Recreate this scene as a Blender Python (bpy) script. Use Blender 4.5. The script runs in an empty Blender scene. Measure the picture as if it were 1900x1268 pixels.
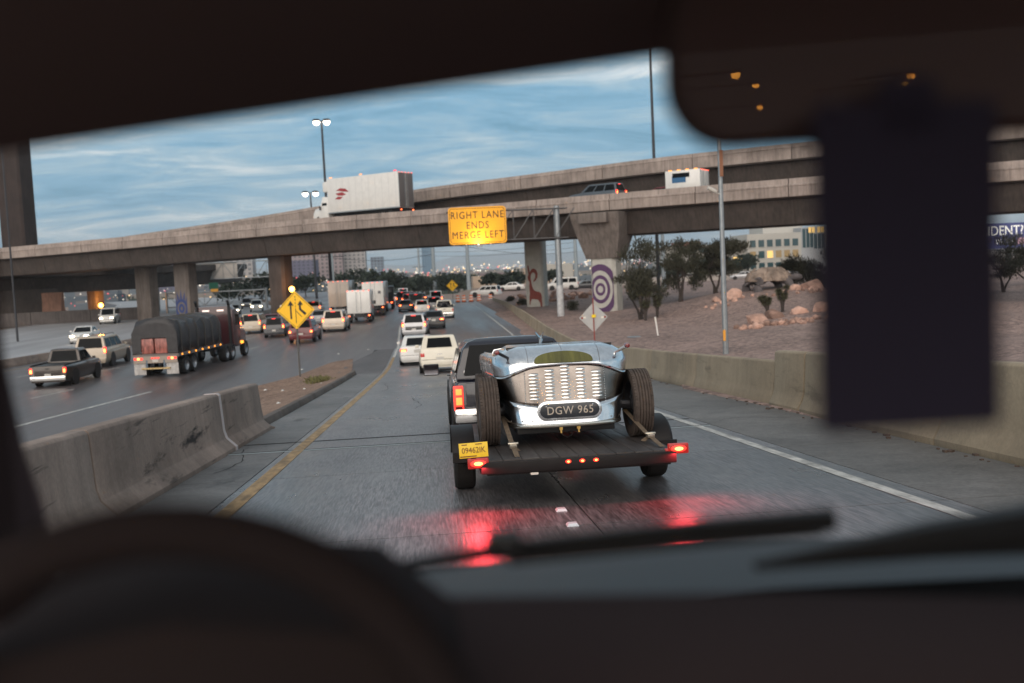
import bpy, bmesh, math, random
from mathutils import Vector, Matrix
from math import sin, cos, pi, sqrt, atan2, hypot, exp, radians as RAD
random.seed(7)
S = bpy.context.scene
C = S.collection

# ------------------------------------------------------------------ camera
YAW, PITCH, ROLL = RAD(4.76), RAD(-4.2), RAD(2.7)
cam_d = bpy.data.cameras.new('camera'); cam = bpy.data.objects.new('camera', cam_d); C.objects.link(cam)
fw = Vector((sin(YAW)*cos(PITCH), cos(YAW)*cos(PITCH), sin(PITCH)))
rt = fw.cross(Vector((0, 0, 1))).normalized(); up = rt.cross(fw)
cr = cos(ROLL)*rt - sin(ROLL)*up; cu = sin(ROLL)*rt + cos(ROLL)*up
m3 = Matrix((cr, cu, -fw)).transposed()
cam.matrix_world = Matrix.Translation((0, 0, 4.8)) @ m3.to_4x4()
cam_d.sensor_width = 36.0; cam_d.lens = 36.0*1850/1900
cam_d.clip_start = 0.02; cam_d.clip_end = 30000
cam_d.dof.use_dof = True; cam_d.dof.focus_distance = 10.6; cam_d.dof.aperture_fstop = 1.9
S.camera = cam

# ------------------------------------------------------------------ sky, sun, exposure
SUN_EL, SUN_AZ = RAD(15), RAD(196)          # low sun behind the cloud, behind the camera and to its left
W = bpy.data.worlds.new('World'); S.world = W; W.use_nodes = True
wn, wl = W.node_tree.nodes, W.node_tree.links
wn.clear()
def wnode(t, **k):
    n = wn.new(t)
    for a, b in k.items(): setattr(n, a, b)
    return n
wo = wnode('ShaderNodeOutputWorld'); bg1 = wnode('ShaderNodeBackground'); bg2 = wnode('ShaderNodeBackground'); wmix = wnode('ShaderNodeMixShader')
sky = wnode('ShaderNodeTexSky', sky_type='NISHITA', sun_disc=False, sun_elevation=RAD(4), sun_rotation=SUN_AZ)
sky.dust_density = 1.5; sky.ozone_density = 3.0
tc = wnode('ShaderNodeTexCoord'); sep = wnode('ShaderNodeSeparateXYZ'); wl.new(tc.outputs['Generated'], sep.inputs[0])
zc = wnode('ShaderNodeMath', operation='MAXIMUM'); zc.inputs[1].default_value = 0.0; wl.new(sep.outputs[2], zc.inputs[0])
za = wnode('ShaderNodeMath', operation='ADD'); za.inputs[1].default_value = 0.14; wl.new(zc.outputs[0], za.inputs[0])
dv = wnode('ShaderNodeVectorMath', operation='DIVIDE'); wl.new(tc.outputs['Generated'], dv.inputs[0])
cmb = wnode('ShaderNodeCombineXYZ'); wl.new(za.outputs[0], cmb.inputs[0]); wl.new(za.outputs[0], cmb.inputs[1]); cmb.inputs[2].default_value = 1.0
wl.new(cmb.outputs[0], dv.inputs[1])
def wnoise(scale, detail, rough, dist, sx, sy, rot):
    mp = wnode('ShaderNodeMapping'); mp.inputs['Scale'].default_value = (sx, sy, 0.15); mp.inputs['Rotation'].default_value = (0, 0, rot)
    mp.inputs['Location'].default_value = (3.1*scale, 1.7, 0.4)
    wl.new(dv.outputs[0], mp.inputs[0])
    n = wnode('ShaderNodeTexNoise'); n.inputs['Scale'].default_value = scale; n.inputs['Detail'].default_value = detail
    n.inputs['Roughness'].default_value = rough; n.inputs['Distortion'].default_value = dist
    wl.new(mp.outputs[0], n.inputs['Vector']); return n
n1 = wnoise(0.62, 9, 0.56, 0.6, 0.6, 1.35, RAD(-14))
n2 = wnoise(2.4, 12, 0.68, 0.7, 0.75, 1.5, RAD(-24))
nm = wnode('ShaderNodeMix'); nm.data_type = 'FLOAT'; nm.inputs[0].default_value = 0.46
wl.new(n1.outputs[0], nm.inputs[2]); wl.new(n2.outputs[0], nm.inputs[3])
cr1 = wnode('ShaderNodeValToRGB'); wl.new(nm.outputs[0], cr1.inputs[0])
e = cr1.color_ramp.elements
e[0].position = 0.405; e[0].color = (0.12, 0.30, 0.44, 1)
e[1].position = 0.605; e[1].color = (0.66, 0.71, 0.73, 1)
k = e.new(0.47); k.color = (0.19, 0.385, 0.54, 1)
k = e.new(0.53); k.color = (0.33, 0.48, 0.58, 1)
bg1.inputs[1].default_value = 0.10; wl.new(sky.outputs[0], bg1.inputs[0])
el = wnode('ShaderNodeMapRange'); el.interpolation_type = 'SMOOTHSTEP'; el.inputs[1].default_value = .22; el.inputs[2].default_value = .75; el.inputs[4].default_value = .8; wl.new(sep.outputs[2], el.inputs[0])
cmx = wnode('ShaderNodeMix'); cmx.data_type = 'RGBA'; wl.new(el.outputs[0], cmx.inputs[0]); wl.new(cr1.outputs[0], cmx.inputs[6]); cmx.inputs[7].default_value = (.40, .405, .41, 1)   # thicker grey cloud overhead
wl.new(cmx.outputs[2], bg2.inputs[0]); bg2.inputs[1].default_value = 1.38
wmix.inputs[0].default_value = 0.86
wl.new(bg1.outputs[0], wmix.inputs[1]); wl.new(bg2.outputs[0], wmix.inputs[2]); wl.new(wmix.outputs[0], wo.inputs[0])
sl = bpy.data.lights.new('sun', 'SUN'); sun = bpy.data.objects.new('sun', sl); C.objects.link(sun)
sl.energy = 3.7; sl.angle = RAD(80); sl.color = (1.0, 0.85, 0.72)
sdir = Vector((sin(SUN_AZ)*cos(SUN_EL), cos(SUN_AZ)*cos(SUN_EL), sin(SUN_EL)))
sun.rotation_euler = sdir.to_track_quat('Z', 'Y').to_euler(); sun.location = sdir*50
vs = S.view_settings
vs.view_transform = 'Standard'; vs.look = 'None'; vs.exposure = 0.0; vs.gamma = 1.0; vs.use_curve_mapping = False
S.render.engine = 'CYCLES'
cy = S.cycles
cy.use_denoising = True; cy.max_bounces = 6; cy.diffuse_bounces = 3; cy.glossy_bounces = 3; cy.transparent_max_bounces = 6
cy.caustics_reflective = False; cy.caustics_refractive = False; cy.sample_clamp_indirect = 3.0; cy.use_light_tree = True

# ------------------------------------------------------------------ materials
MATS = {}
def nd(nt, t, **k):
    n = nt.nodes.new(t)
    for a, b in k.items(): setattr(n, a, b)
    return n
def mat(name, col=(.5, .5, .5), rough=.5, metal=0.0, var=0.0, scale=3.0, stretch=(1, 1, 1), bump=0.0, bscale=30.0, coat=0.0, spec=0.5, emit=None, es=0.0, sample=False, rvar=0.0, rnd=0.0, coords='Object', detail=6):
    if name in MATS: return MATS[name]
    m = bpy.data.materials.new(name); MATS[name] = m; m.use_nodes = True
    nt = m.node_tree; b = nt.nodes['Principled BSDF']
    b.inputs['Base Color'].default_value = (*col, 1); b.inputs['Roughness'].default_value = rough; b.inputs['Metallic'].default_value = metal
    b.inputs['Coat Weight'].default_value = coat; b.inputs['Coat Roughness'].default_value = .06; b.inputs['Specular IOR Level'].default_value = spec
    if emit:
        b.inputs['Emission Color'].default_value = (*emit, 1); b.inputs['Emission Strength'].default_value = es
        if not sample: m.cycles.emission_sampling = 'NONE'
    if var or bump or rvar or rnd:
        t = nd(nt, 'ShaderNodeTexCoord'); mp = nd(nt, 'ShaderNodeMapping'); mp.inputs['Scale'].default_value = stretch
        nt.links.new(t.outputs[coords], mp.inputs[0])
    if var or rvar or rnd:
        n = nd(nt, 'ShaderNodeTexNoise'); n.inputs['Scale'].default_value = scale; n.inputs['Detail'].default_value = detail; n.inputs['Roughness'].default_value = .62
        nt.links.new(mp.outputs[0], n.inputs['Vector'])
        src = n.outputs[0]
        if rnd:
            oi = nd(nt, 'ShaderNodeObjectInfo'); ma = nd(nt, 'ShaderNodeMath', operation='MULTIPLY_ADD'); ma.inputs[1].default_value = rnd
            nt.links.new(oi.outputs['Random'], ma.inputs[0]); nt.links.new(src, ma.inputs[2])
            ms = nd(nt, 'ShaderNodeMath', operation='SUBTRACT'); ms.inputs[1].default_value = rnd/2; nt.links.new(ma.outputs[0], ms.inputs[0]); src = ms.outputs[0]
        mr = nd(nt, 'ShaderNodeMapRange'); mr.inputs[1].default_value = .3; mr.inputs[2].default_value = .7; mr.inputs[3].default_value = 1-var; mr.inputs[4].default_value = 1+var
        nt.links.new(src, mr.inputs[0])
        mu = nd(nt, 'ShaderNodeVectorMath', operation='SCALE'); mu.inputs[0].default_value = col; nt.links.new(mr.outputs[0], mu.inputs['Scale'])
        nt.links.new(mu.outputs[0], b.inputs['Base Color'])
        if rvar:
            m2 = nd(nt, 'ShaderNodeMapRange'); m2.inputs[1].default_value = .3; m2.inputs[2].default_value = .7; m2.inputs[3].default_value = max(0, rough-rvar); m2.inputs[4].default_value = rough+rvar
            nt.links.new(n.outputs[0], m2.inputs[0]); nt.links.new(m2.outputs[0], b.inputs['Roughness'])
    if bump:
        n = nd(nt, 'ShaderNodeTexNoise'); n.inputs['Scale'].default_value = bscale; n.inputs['Detail'].default_value = 5
        nt.links.new(mp.outputs[0], n.inputs['Vector'])
        bp = nd(nt, 'ShaderNodeBump'); bp.inputs['Strength'].default_value = min(1, bump); bp.inputs['Distance'].default_value = .02
        nt.links.new(n.outputs[0], bp.inputs['Height']); nt.links.new(bp.outputs[0], b.inputs['Normal'])
    return m

def concrete(name, col, streak=.35, dirt=.25, fine=.12, rough=.85, scuff=0.0):
    """weathered concrete: blotches, vertical run-off streaks, grain"""
    if name in MATS: return MATS[name]
    m = bpy.data.materials.new(name); MATS[name] = m; m.use_nodes = True
    nt = m.node_tree; b = nt.nodes['Principled BSDF']; b.inputs['Roughness'].default_value = rough
    t = nd(nt, 'ShaderNodeTexCoord')
    def ns(scale, st, det=6):
        mp = nd(nt, 'ShaderNodeMapping'); mp.inputs['Scale'].default_value = st; nt.links.new(t.outputs['Object'], mp.inputs[0])
        n = nd(nt, 'ShaderNodeTexNoise'); n.inputs['Scale'].default_value = scale; n.inputs['Detail'].default_value = det; n.inputs['Roughness'].default_value = .65
        nt.links.new(mp.outputs[0], n.inputs['Vector']); return n
    a = ns(.5, (1, 1, 1)); s = ns(4.5, (1, 1, .07)); g = ns(22, (1, 1, 1), 3)
    prev = None
    lays = [(a, dirt, .35, .7), (s, streak, .42, .68), (g, fine, .3, .7)]
    if scuff: lays += [(ns(1.5, (1, .35, 1.6), 7), scuff, .60, .68), (ns(3.5, (1, .18, 2.5), 4), scuff*.6, .62, .70)]
    for n, amp, lo, hi in lays:
        mr = nd(nt, 'ShaderNodeMapRange'); mr.inputs[1].default_value = lo; mr.inputs[2].default_value = hi; mr.inputs[3].default_value = 1+amp*.35; mr.inputs[4].default_value = 1-amp
        nt.links.new(n.outputs[0], mr.inputs[0])
        if prev is None: prev = mr.outputs[0]
        else:
            mm = nd(nt, 'ShaderNodeMath', operation='MULTIPLY'); nt.links.new(prev, mm.inputs[0]); nt.links.new(mr.outputs[0], mm.inputs[1]); prev = mm.outputs[0]
    mu = nd(nt, 'ShaderNodeVectorMath', operation='SCALE'); mu.inputs[0].default_value = col; nt.links.new(prev, mu.inputs['Scale'])
    nt.links.new(mu.outputs[0], b.inputs['Base Color'])
    bp = nd(nt, 'ShaderNodeBump'); bp.inputs['Strength'].default_value = .35; bp.inputs['Distance'].default_value = .01
    nt.links.new(g.outputs[0], bp.inputs['Height']); nt.links.new(bp.outputs[0], b.inputs['Normal'])
    return m

def tined_road(name, col, rough=.5):
    """concrete lane with lengthwise tining, oil drips and tyre polish"""
    m = bpy.data.materials.new(name); MATS[name] = m; m.use_nodes = True
    nt = m.node_tree; b = nt.nodes['Principled BSDF']
    t = nd(nt, 'ShaderNodeTexCoord')
    def ns(scale, st, det=5):
        mp = nd(nt, 'ShaderNodeMapping'); mp.inputs['Scale'].default_value = st; nt.links.new(t.outputs['Object'], mp.inputs[0])
        n = nd(nt, 'ShaderNodeTexNoise'); n.inputs['Scale'].default_value = scale; n.inputs['Detail'].default_value = det; n.inputs['Roughness'].default_value = .6
        nt.links.new(mp.outputs[0], n.inputs['Vector']); return n
    a = ns(.55, (1.3, .5, 1)); s = ns(52, (1, .006, 1), 2); g = ns(75, (1, .02, 1), 2); st_ = ns(1.6, (1.5, .6, 1), 4)
    oi = nd(nt, 'ShaderNodeObjectInfo')
    sx = nd(nt, 'ShaderNodeSeparateXYZ'); nt.links.new(t.outputs['Object'], sx.inputs[0])
    wv = nd(nt, 'ShaderNodeMath', operation='MULTIPLY_ADD'); wv.inputs[1].default_value = 2*pi/1.72; wv.inputs[2].default_value = 1.75; nt.links.new(sx.outputs[0], wv.inputs[0])
    sn = nd(nt, 'ShaderNodeMath', operation='COSINE'); nt.links.new(wv.outputs[0], sn.inputs[0])
    prev = None
    for o, lo, hi, x0, x1 in ((a.outputs[0], .3, .7, .66, 1.22), (s.outputs[0], .34, .66, .50, 1.34), (g.outputs[0], .3, .7, .82, 1.14), (st_.outputs[0], .56, .74, 1.0, .6), (oi.outputs['Random'], 0, 1, .86, 1.1), (sn.outputs[0], -1, 1, .84, 1.10)):
        mr = nd(nt, 'ShaderNodeMapRange'); mr.inputs[1].default_value = lo; mr.inputs[2].default_value = hi; mr.inputs[3].default_value = x0; mr.inputs[4].default_value = x1
        nt.links.new(o, mr.inputs[0])
        if prev is None: prev = mr.outputs[0]
        else:
            mm = nd(nt, 'ShaderNodeMath', operation='MULTIPLY'); nt.links.new(prev, mm.inputs[0]); nt.links.new(mr.outputs[0], mm.inputs[1]); prev = mm.outputs[0]
    mu = nd(nt, 'ShaderNodeVectorMath', operation='SCALE'); mu.inputs[0].default_value = col; nt.links.new(prev, mu.inputs['Scale'])
    nt.links.new(mu.outputs[0], b.inputs['Base Color'])
    mr = nd(nt, 'ShaderNodeMapRange'); mr.inputs[1].default_value = .3; mr.inputs[2].default_value = .7; mr.inputs[3].default_value = rough-.1; mr.inputs[4].default_value = rough+.14
    nt.links.new(a.outputs[0], mr.inputs[0]); nt.links.new(mr.outputs[0], b.inputs['Roughness'])
    bp = nd(nt, 'ShaderNodeBump'); bp.inputs['Strength'].default_value = .5; bp.inputs['Distance'].default_value = .006
    nt.links.new(s.outputs[0], bp.inputs['Height']); nt.links.new(bp.outputs[0], b.inputs['Normal'])
    return m

def gravel_mat(name, c1, c2, scale=9.0):
    m = bpy.data.materials.new(name); MATS[name] = m; m.use_nodes = True
    nt = m.node_tree; b = nt.nodes['Principled BSDF']; b.inputs['Roughness'].default_value = .95
    t = nd(nt, 'ShaderNodeTexCoord')
    v = nd(nt, 'ShaderNodeTexVoronoi'); v.inputs['Scale'].default_value = scale; nt.links.new(t.outputs['Object'], v.inputs['Vector'])
    n = nd(nt, 'ShaderNodeTexNoise'); n.inputs['Scale'].default_value = .25; n.inputs['Detail'].default_value = 8; nt.links.new(t.outputs['Object'], n.inputs['Vector'])
    n3 = nd(nt, 'ShaderNodeTexNoise'); n3.inputs['Scale'].default_value = scale*.35; n3.inputs['Detail'].default_value = 4; nt.links.new(t.outputs['Object'], n3.inputs['Vector'])
    sp = nd(nt, 'ShaderNodeSeparateColor'); nt.links.new(v.outputs['Color'], sp.inputs[0])
    ad = nd(nt, 'ShaderNodeMath', operation='ADD'); nt.links.new(sp.outputs[0], ad.inputs[0]); nt.links.new(n.outputs[0], ad.inputs[1])
    a2 = nd(nt, 'ShaderNodeMath', operation='ADD'); nt.links.new(ad.outputs[0], a2.inputs[0]); nt.links.new(n3.outputs[0], a2.inputs[1])
    mr = nd(nt, 'ShaderNodeMapRange'); mr.inputs[1].default_value = .6; mr.inputs[2].default_value = 2.0; nt.links.new(a2.outputs[0], mr.inputs[0])
    mx = nd(nt, 'ShaderNodeMix'); mx.data_type = 'RGBA'; mx.inputs[6].default_value = (*c1, 1); mx.inputs[7].default_value = (*c2, 1)
    nt.links.new(mr.outputs[0], mx.inputs[0]); nt.links.new(mx.outputs[2], b.inputs['Base Color'])
    bp = nd(nt, 'ShaderNodeBump'); bp.inputs['Strength'].default_value = .8; bp.inputs['Distance'].default_value = .05
    nt.links.new(v.outputs['Distance'], bp.inputs['Height']); nt.links.new(bp.outputs[0], b.inputs['Normal'])
    return m

def emis(name, col, s, sample=False):
    return mat(name, col=(.02, .02, .02), rough=.4, emit=col, es=s, sample=sample)

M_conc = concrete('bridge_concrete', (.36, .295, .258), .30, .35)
M_conc_d = concrete('shaded_concrete', (.070, .054, .046), .3, .35)  # same concrete as the parapets, shade under the overhang put into its colour
M_barr = concrete('barrier_concrete_left', (.205, .155, .127), .14, .45, .15, .85, .9)
M_barr_r = concrete('barrier_concrete_right', (.31, .245, .168), .10, .3, .15, .85, .25)
M_pier = concrete('pier_concrete', (.18, .15, .132), .35, .25)
M_retain = concrete('retaining_wall_concrete', (.30, .16, .11), .25, .3)
M_white_paint = mat('white_wall_paint', (.45, .435, .39), .8, var=.12, scale=2)
M_ramp = tined_road('ramp_slab_concrete', (.150, .140, .142), .33)
M_shoulder = concrete('shoulder_concrete', (.165, .157, .148), .15, .4, .3, .7)
M_asphalt = mat('freeway_asphalt', (.092, .077, .075), .38, var=.45, scale=.35, stretch=(1.6, .12, 1), bump=.3, bscale=40, rvar=.1, spec=.35)
M_asph_d = mat('dark_asphalt', (.088, .076, .074), .6, var=.3, scale=.8, stretch=(1, .3, 1), bump=.4, bscale=40)
M_joint = mat('joint_filler', (.02, .02, .02), .9)
M_yellow_line = mat('yellow_road_paint', (.33, .215, .10), .7, var=.55, scale=9, stretch=(1, .3, 1))
M_white_line = mat('white_road_paint', (.44, .43, .40), .7, var=.5, scale=9, stretch=(1, .3, 1))
M_gravel = gravel_mat('pink_gravel', (.065, .043, .036), (.38, .26, .218), 6.0)
M_dirt = gravel_mat('gore_dirt', (.09, .05, .032), (.32, .205, .145), 9.0)
M_desert = gravel_mat('desert_ground', (.16, .11, .085), (.30, .22, .17), 1.0)
M_black = mat('black_plastic', (.012, .011, .011), .5)
M_rubber = mat('tyre_rubber', (.016, .014, .013), .85, var=.3, scale=20)
M_rubber_br = mat('dusty_tyre_rubber', (.070, .052, .042), .85, var=.35, scale=14, bump=.3, bscale=60)
M_glass = mat('dark_vehicle_glass', (.008, .009, .010), .06, spec=.08)
M_chrome = mat('chrome', (.75, .75, .74), .12, 1.0)
M_steel = mat('galvanised_steel', (.30, .32, .33), .45, .6, var=.15, scale=4)
M_steel_d = mat('dark_steel', (.045, .045, .05), .45, .5)
M_rim = mat('wheel_alloy', (.35, .35, .36), .3, .9)
M_tail = emis('tail_lens_red', (1.0, .028, .016), 3.0)
M_tail_dim = mat('tail_lens_faint_glow', (.30, .012, .012), .2, coat=.6, emit=(1, .04, .02), es=.25)  # faint glow added to lenses that are switched off
M_bulb = emis('tail_bulb_hot', (1.0, .24, .05), 8.0)
M_head = emis('headlamp_hot', (1.0, .84, .58), 14.0)
M_amber = emis('amber_marker', (1.0, .33, .03), 3.0)
M_sodium = emis('sodium_lamp', (1.0, .42, .07), 14.0, True)
M_ledw = emis('white_lamp', (1.0, .87, .72), 9.0)
M_plate_w = mat('plate_white', (.55, .52, .47), .5)
M_sign_y = mat('sign_yellow_sheeting', (1.0, .55, .004), .38, coat=.2, var=.05, scale=3)
M_sign_o = mat('sign_orange_sheeting', (.95, .42, .006), .5, var=.05, scale=1)
M_ink = mat('sign_black_ink', (.012, .011, .011), .6)
M_leaf = mat('mesquite_leaf', (.046, .044, .026), .8, var=.4, scale=1.2)
M_leaf2 = mat('distant_tree_leaf', (.030, .042, .028), .85, var=.45, scale=.25)
M_bark = mat('tree_bark', (.05, .038, .032), .9, var=.3, scale=8, bump=.5)
M_rock = mat('red_rock', (.42, .255, .195), .9, var=.5, scale=1.3, bump=.8, bscale=6, rnd=.5)

# ------------------------------------------------------------------ mesh helpers
class MB:
    def __init__(s): s.v = []; s.f = []; s.mi = []; s.cur = 0
    def add(s, vs, fs):
        o = len(s.v); s.v += [tuple(p) for p in vs]; s.f += [tuple(i+o for i in f) for f in fs]; s.mi += [s.cur]*len(fs); return s
    def box(s, c, d, rz=0.0, rx=0.0, ry=0.0):
        x, y, z = d[0]/2, d[1]/2, d[2]/2
        vs = [Vector(p) for p in ((-x,-y,-z),(x,-y,-z),(x,y,-z),(-x,y,-z),(-x,-y,z),(x,-y,z),(x,y,z),(-x,y,z))]
        if rz or rx or ry:
            m = Matrix.Rotation(rz,3,'Z') @ Matrix.Rotation(rx,3,'X') @ Matrix.Rotation(ry,3,'Y'); vs = [m @ p for p in vs]
        c = Vector(c)
        return s.add([p+c for p in vs], [(0,3,2,1),(4,5,6,7),(0,1,5,4),(1,2,6,5),(2,3,7,6),(3,0,4,7)])
    def hexa(s, p8):   # bottom 4 ccw, top 4 ccw
        return s.add(p8, [(0,3,2,1),(4,5,6,7),(0,1,5,4),(1,2,6,5),(2,3,7,6),(3,0,4,7)])
    def loft(s, rings, closed=True, cap=True):
        n = len(rings[0]); vs = [p for r in rings for p in r]; fs = []
        for i in range(len(rings)-1):
            for j in range(n if closed else n-1):
                a, b = i*n+j, i*n+(j+1) % n
                fs.append((a, b, b+n, a+n))
        if cap and closed:
            fs.append(tuple(range(n-1, -1, -1))); fs.append(tuple(range((len(rings)-1)*n, len(rings)*n)))
        return s.add(vs, fs)
    def tube(s, p0, p1, r0, r1=None, n=8):
        r1 = r0 if r1 is None else r1
        a, b = Vector(p0), Vector(p1); d = (b-a).normalized()
        u = d.orthogonal().normalized(); w = d.cross(u)
        return s.loft([[p + (u*cos(2*pi*k/n)+w*sin(2*pi*k/n))*r for k in range(n)] for p, r in ((a, r0), (b, r1))])
    def path(s, pts, r, n=6):
        pts = [Vector(p) for p in pts]; rings = []
        rr = r if isinstance(r, (list, tuple)) else [r]*len(pts)
        for i, p in enumerate(pts):
            d = (pts[min(i+1, len(pts)-1)]-pts[max(i-1, 0)]).normalized()
            u = d.cross(Vector((.13, .21, 1)) if abs(d.z) < .9 else Vector((1, .2, .1))).normalized(); w = d.cross(u)
            rings.append([p+(u*cos(2*pi*k/n)+w*sin(2*pi*k/n))*rr[i] for k in range(n)])
        return s.loft(rings)
    def lathe(s, prof, c=(0,0,0), axis='x', n=24):   # profile of (radius, along axis), closed loop
        rings = []
        c = Vector(c)
        for k in range(n):
            a = 2*pi*k/n
            if axis == 'x': rings.append([c+Vector((h, r*cos(a), r*sin(a))) for r, h in prof])
            elif axis == 'y': rings.append([c+Vector((r*cos(a), h, r*sin(a))) for r, h in prof])
            else: rings.append([c+Vector((r*cos(a), r*sin(a), h)) for r, h in prof])
        m = len(prof); vs = [p for r in rings for p in r]; fs = []
        for i in range(n):
            for j in range(m-1):
                a = i*m+j; b = ((i+1) % n)*m+j
                fs.append((a, b, b+1, a+1))
        return s.add(vs, fs)
    def prism(s, poly, axis, a, b):   # polygon extruded along an axis from a to b; poly coords are the two other axes in order
        def P(q, t):
            return (t, q[0], q[1]) if axis == 'x' else ((q[0], t, q[1]) if axis == 'y' else (q[0], q[1], t))
        n = len(poly)
        return s.loft([[P(q, a) for q in poly], [P(q, b) for q in poly]])
    def xf(s, m): s.v = [tuple(m @ Vector(p)) for p in s.v]; return s
    def mesh(s, name, mats, smooth=35, bevel=0.0, seg=2):
        me = bpy.data.meshes.new(name); me.from_pydata(s.v, [], s.f)
        for m in (mats if isinstance(mats, (list, tuple)) else [mats]): me.materials.append(m)
        if s.cur or any(s.mi): me.polygons.foreach_set('material_index', s.mi)
        bm = bmesh.new(); bm.from_mesh(me); bmesh.ops.recalc_face_normals(bm, faces=bm.faces)
        if bevel:
            es = [ed for ed in bm.edges if len(ed.link_faces) == 2 and ed.calc_face_angle(0) > .5]
            try: bmesh.ops.bevel(bm, geom=es, offset=bevel, segments=seg, affect='EDGES', profile=.6, clamp_overlap=True)
            except Exception: pass
        bm.to_mesh(me); bm.free()
        if smooth:
            me.polygons.foreach_set('use_smooth', [True]*len(me.polygons)); me.set_sharp_from_angle(angle=RAD(smooth))
        return me
    def build(s, name, mats, parent=None, smooth=35, bevel=0.0, seg=2):
        return link(name, s.mesh(name, mats, smooth, bevel, seg), parent)
def link(name, me, parent=None):
    o = bpy.data.objects.new(name, me); C.objects.link(o); o.parent = parent; return o
def tag(o, label, cat=None, group=None, kind=None):
    if label: o['label'] = label
    if cat: o['category'] = cat
    if group: o['group'] = group
    if kind: o['kind'] = kind
    return o
def thing(name, label, cat, loc=(0,0,0), rz=0.0, rx=0.0, group=None):
    o = bpy.data.objects.new(name, None); C.objects.link(o); o.location = loc; o.rotation_mode = 'ZXY' if False else 'XYZ'
    m = Matrix.Translation(loc) @ Matrix.Rotation(rz,4,'Z') @ Matrix.Rotation(rx,4,'X'); o.matrix_world = m
    return tag(o, label, cat, group)
def struct(o): o['kind'] = 'structure'; return o
def text_mesh(txt, size, depth=.004, mat_=None, align='CENTER', bold=0.0, sx=1.0, spacing=1.0):
    cu_ = bpy.data.curves.new('lettering', 'FONT'); cu_.body = txt; cu_.size = size; cu_.extrude = depth; cu_.align_x = align; cu_.align_y = 'CENTER'; cu_.offset = bold; cu_.space_character = spacing
    cu_.resolution_u = 3
    o = bpy.data.objects.new('lettering', cu_); C.objects.link(o)
    dg = bpy.context.evaluated_depsgraph_get(); me = bpy.data.meshes.new_from_object(o.evaluated_get(dg))
    bpy.data.objects.remove(o); bpy.data.curves.remove(cu_)
    me.transform(Matrix.Rotation(pi/2, 4, 'X') @ Matrix.Diagonal((sx, 1, 1, 1)))   # stands up, reads from -Y
    me.materials.clear(); me.materials.append(mat_); return me

# ------------------------------------------------------------------ layout functions (metres; freeway level is z = 0, +Y is the way the ramp runs)
def lerp(a, b, t): return a+(b-a)*t
def pl(pts, t):   # piecewise linear
    if t <= pts[0][0]: return pts[0][1]
    for (a, x), (b, y) in zip(pts, pts[1:]):
        if t <= b: return lerp(x, y, (t-a)/(b-a))
    return pts[-1][1]
def zr(y):
    l = 3.16-.064*y
    return l if l > 3 else .5*(l+sqrt(l*l+.1225))
GRADE = math.atan(.064)
LANE = [(20,-22.2),(30,-19.6),(53,-14.2),(62,-12.3),(75,-9.9),(88,-8.2),(102,-7.1),(125,-6.5),(150,-7.4),(180,-11),(220,-19),(280,-36),(340,-58)]
def lane(y, off=0.0): return pl(LANE, y)+off
def head(y): return -.22*atan2(lane(y+4)-lane(y-4), 8)
RB = [(-10,5.7),(5,5.75),(10,5.95),(17.5,6.2),(28,6.5),(34,6.85),(50,7.2),(66,7.6),(90,8.5),(120,9.2),(140,9.0),(160,6.5),(190,-1),(240,-16)]
WL = [(-6,4.08),(30,4.12),(40,4.5),(52,5.1),(72,6.05),(127,6.45),(140,6.3),(160,4.2),(190,-3.2)]
def gz(x, y):
    b = zr(y) if y < 70 else 0.03
    if x < -3.6: b *= max(0.0, 1-(-3.6-x)/5.0)
    g = b-.35 if x < 5.9+.012*max(0, y) else b+.02
    if x > 7:
        t = min(1, (x-7)/6)
        g += t*(2.3*exp(-((x-30)/9)**2-((y-84)/15)**2) + 1.0*exp(-((x-27)/8)**2-((y-63)/10)**2) + .35*exp(-((x-20)/5)**2-((y-50)/9)**2))
        g += t*.12*sin(x*.31+y*.17)
        if y > 96: g += t*min(1, (y-96)/30)*.8
    if x < -8: g = min(g, -.12)
    if y > 230: g -= min(6.0, (y-230)*.03)
    return g

# ground
def axis(a): return a
gx = [-9000,-3500,-1400,-600,-300,-150,-90,-60]+[-48+6*i for i in range(6)]+[-14,-10,-7,-4.5,-3.7,-3.4,0,4,5.6,6.2,6.8,7.2,7.8,8.6]+[9.5+1.5*i for i in range(28)]+[54,60,70,85,110,150,220,350,600,1400,3500,9000]
gy = [-400,-120,-50,-25,-12]+[-6+2.5*i for i in range(52)]+[128,134,140,150,165,180,200,225,250,290,340,420,550,800,1400,3000,6000,12000]
mb = MB(); vs_ = []; fs_ = []; sand = []
for y in gy:
    for x in gx: vs_.append((x, y, gz(x, y)))
nx = len(gx)
for j in range(len(gy)-1):
    for i in range(nx-1): fs_.append((j*nx+i, j*nx+i+1, (j+1)*nx+i+1, (j+1)*nx+i))
mb.add(vs_, fs_)
mb.mi = [1 if (gy[f[0]//nx] > 165 or gx[f[0] % nx] < -8 or gx[f[0] % nx] > 110) else 0 for f in fs_]; mb.cur = 1
ground = struct(mb.build('ground', [M_gravel, M_desert], smooth=80))

def sheet(name, left, right, ys, z, m, parent=None, under=.2):
    """a slab between two edge functions, following a height function"""
    b = MB(); rings = []
    for y in ys:
        l, r = left(y), right(y)
        rings.append([(l, y, z(y)), (r, y, z(y)), (r, y, z(y)-under), (l, y, z(y)-under)])
    b.loft(rings); return b.build(name, m, parent, smooth=30)
def rng(a, b, st):
    n = max(1, round((b-a)/st)); return [a+(b-a)*i/n for i in range(n+1)]

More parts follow.
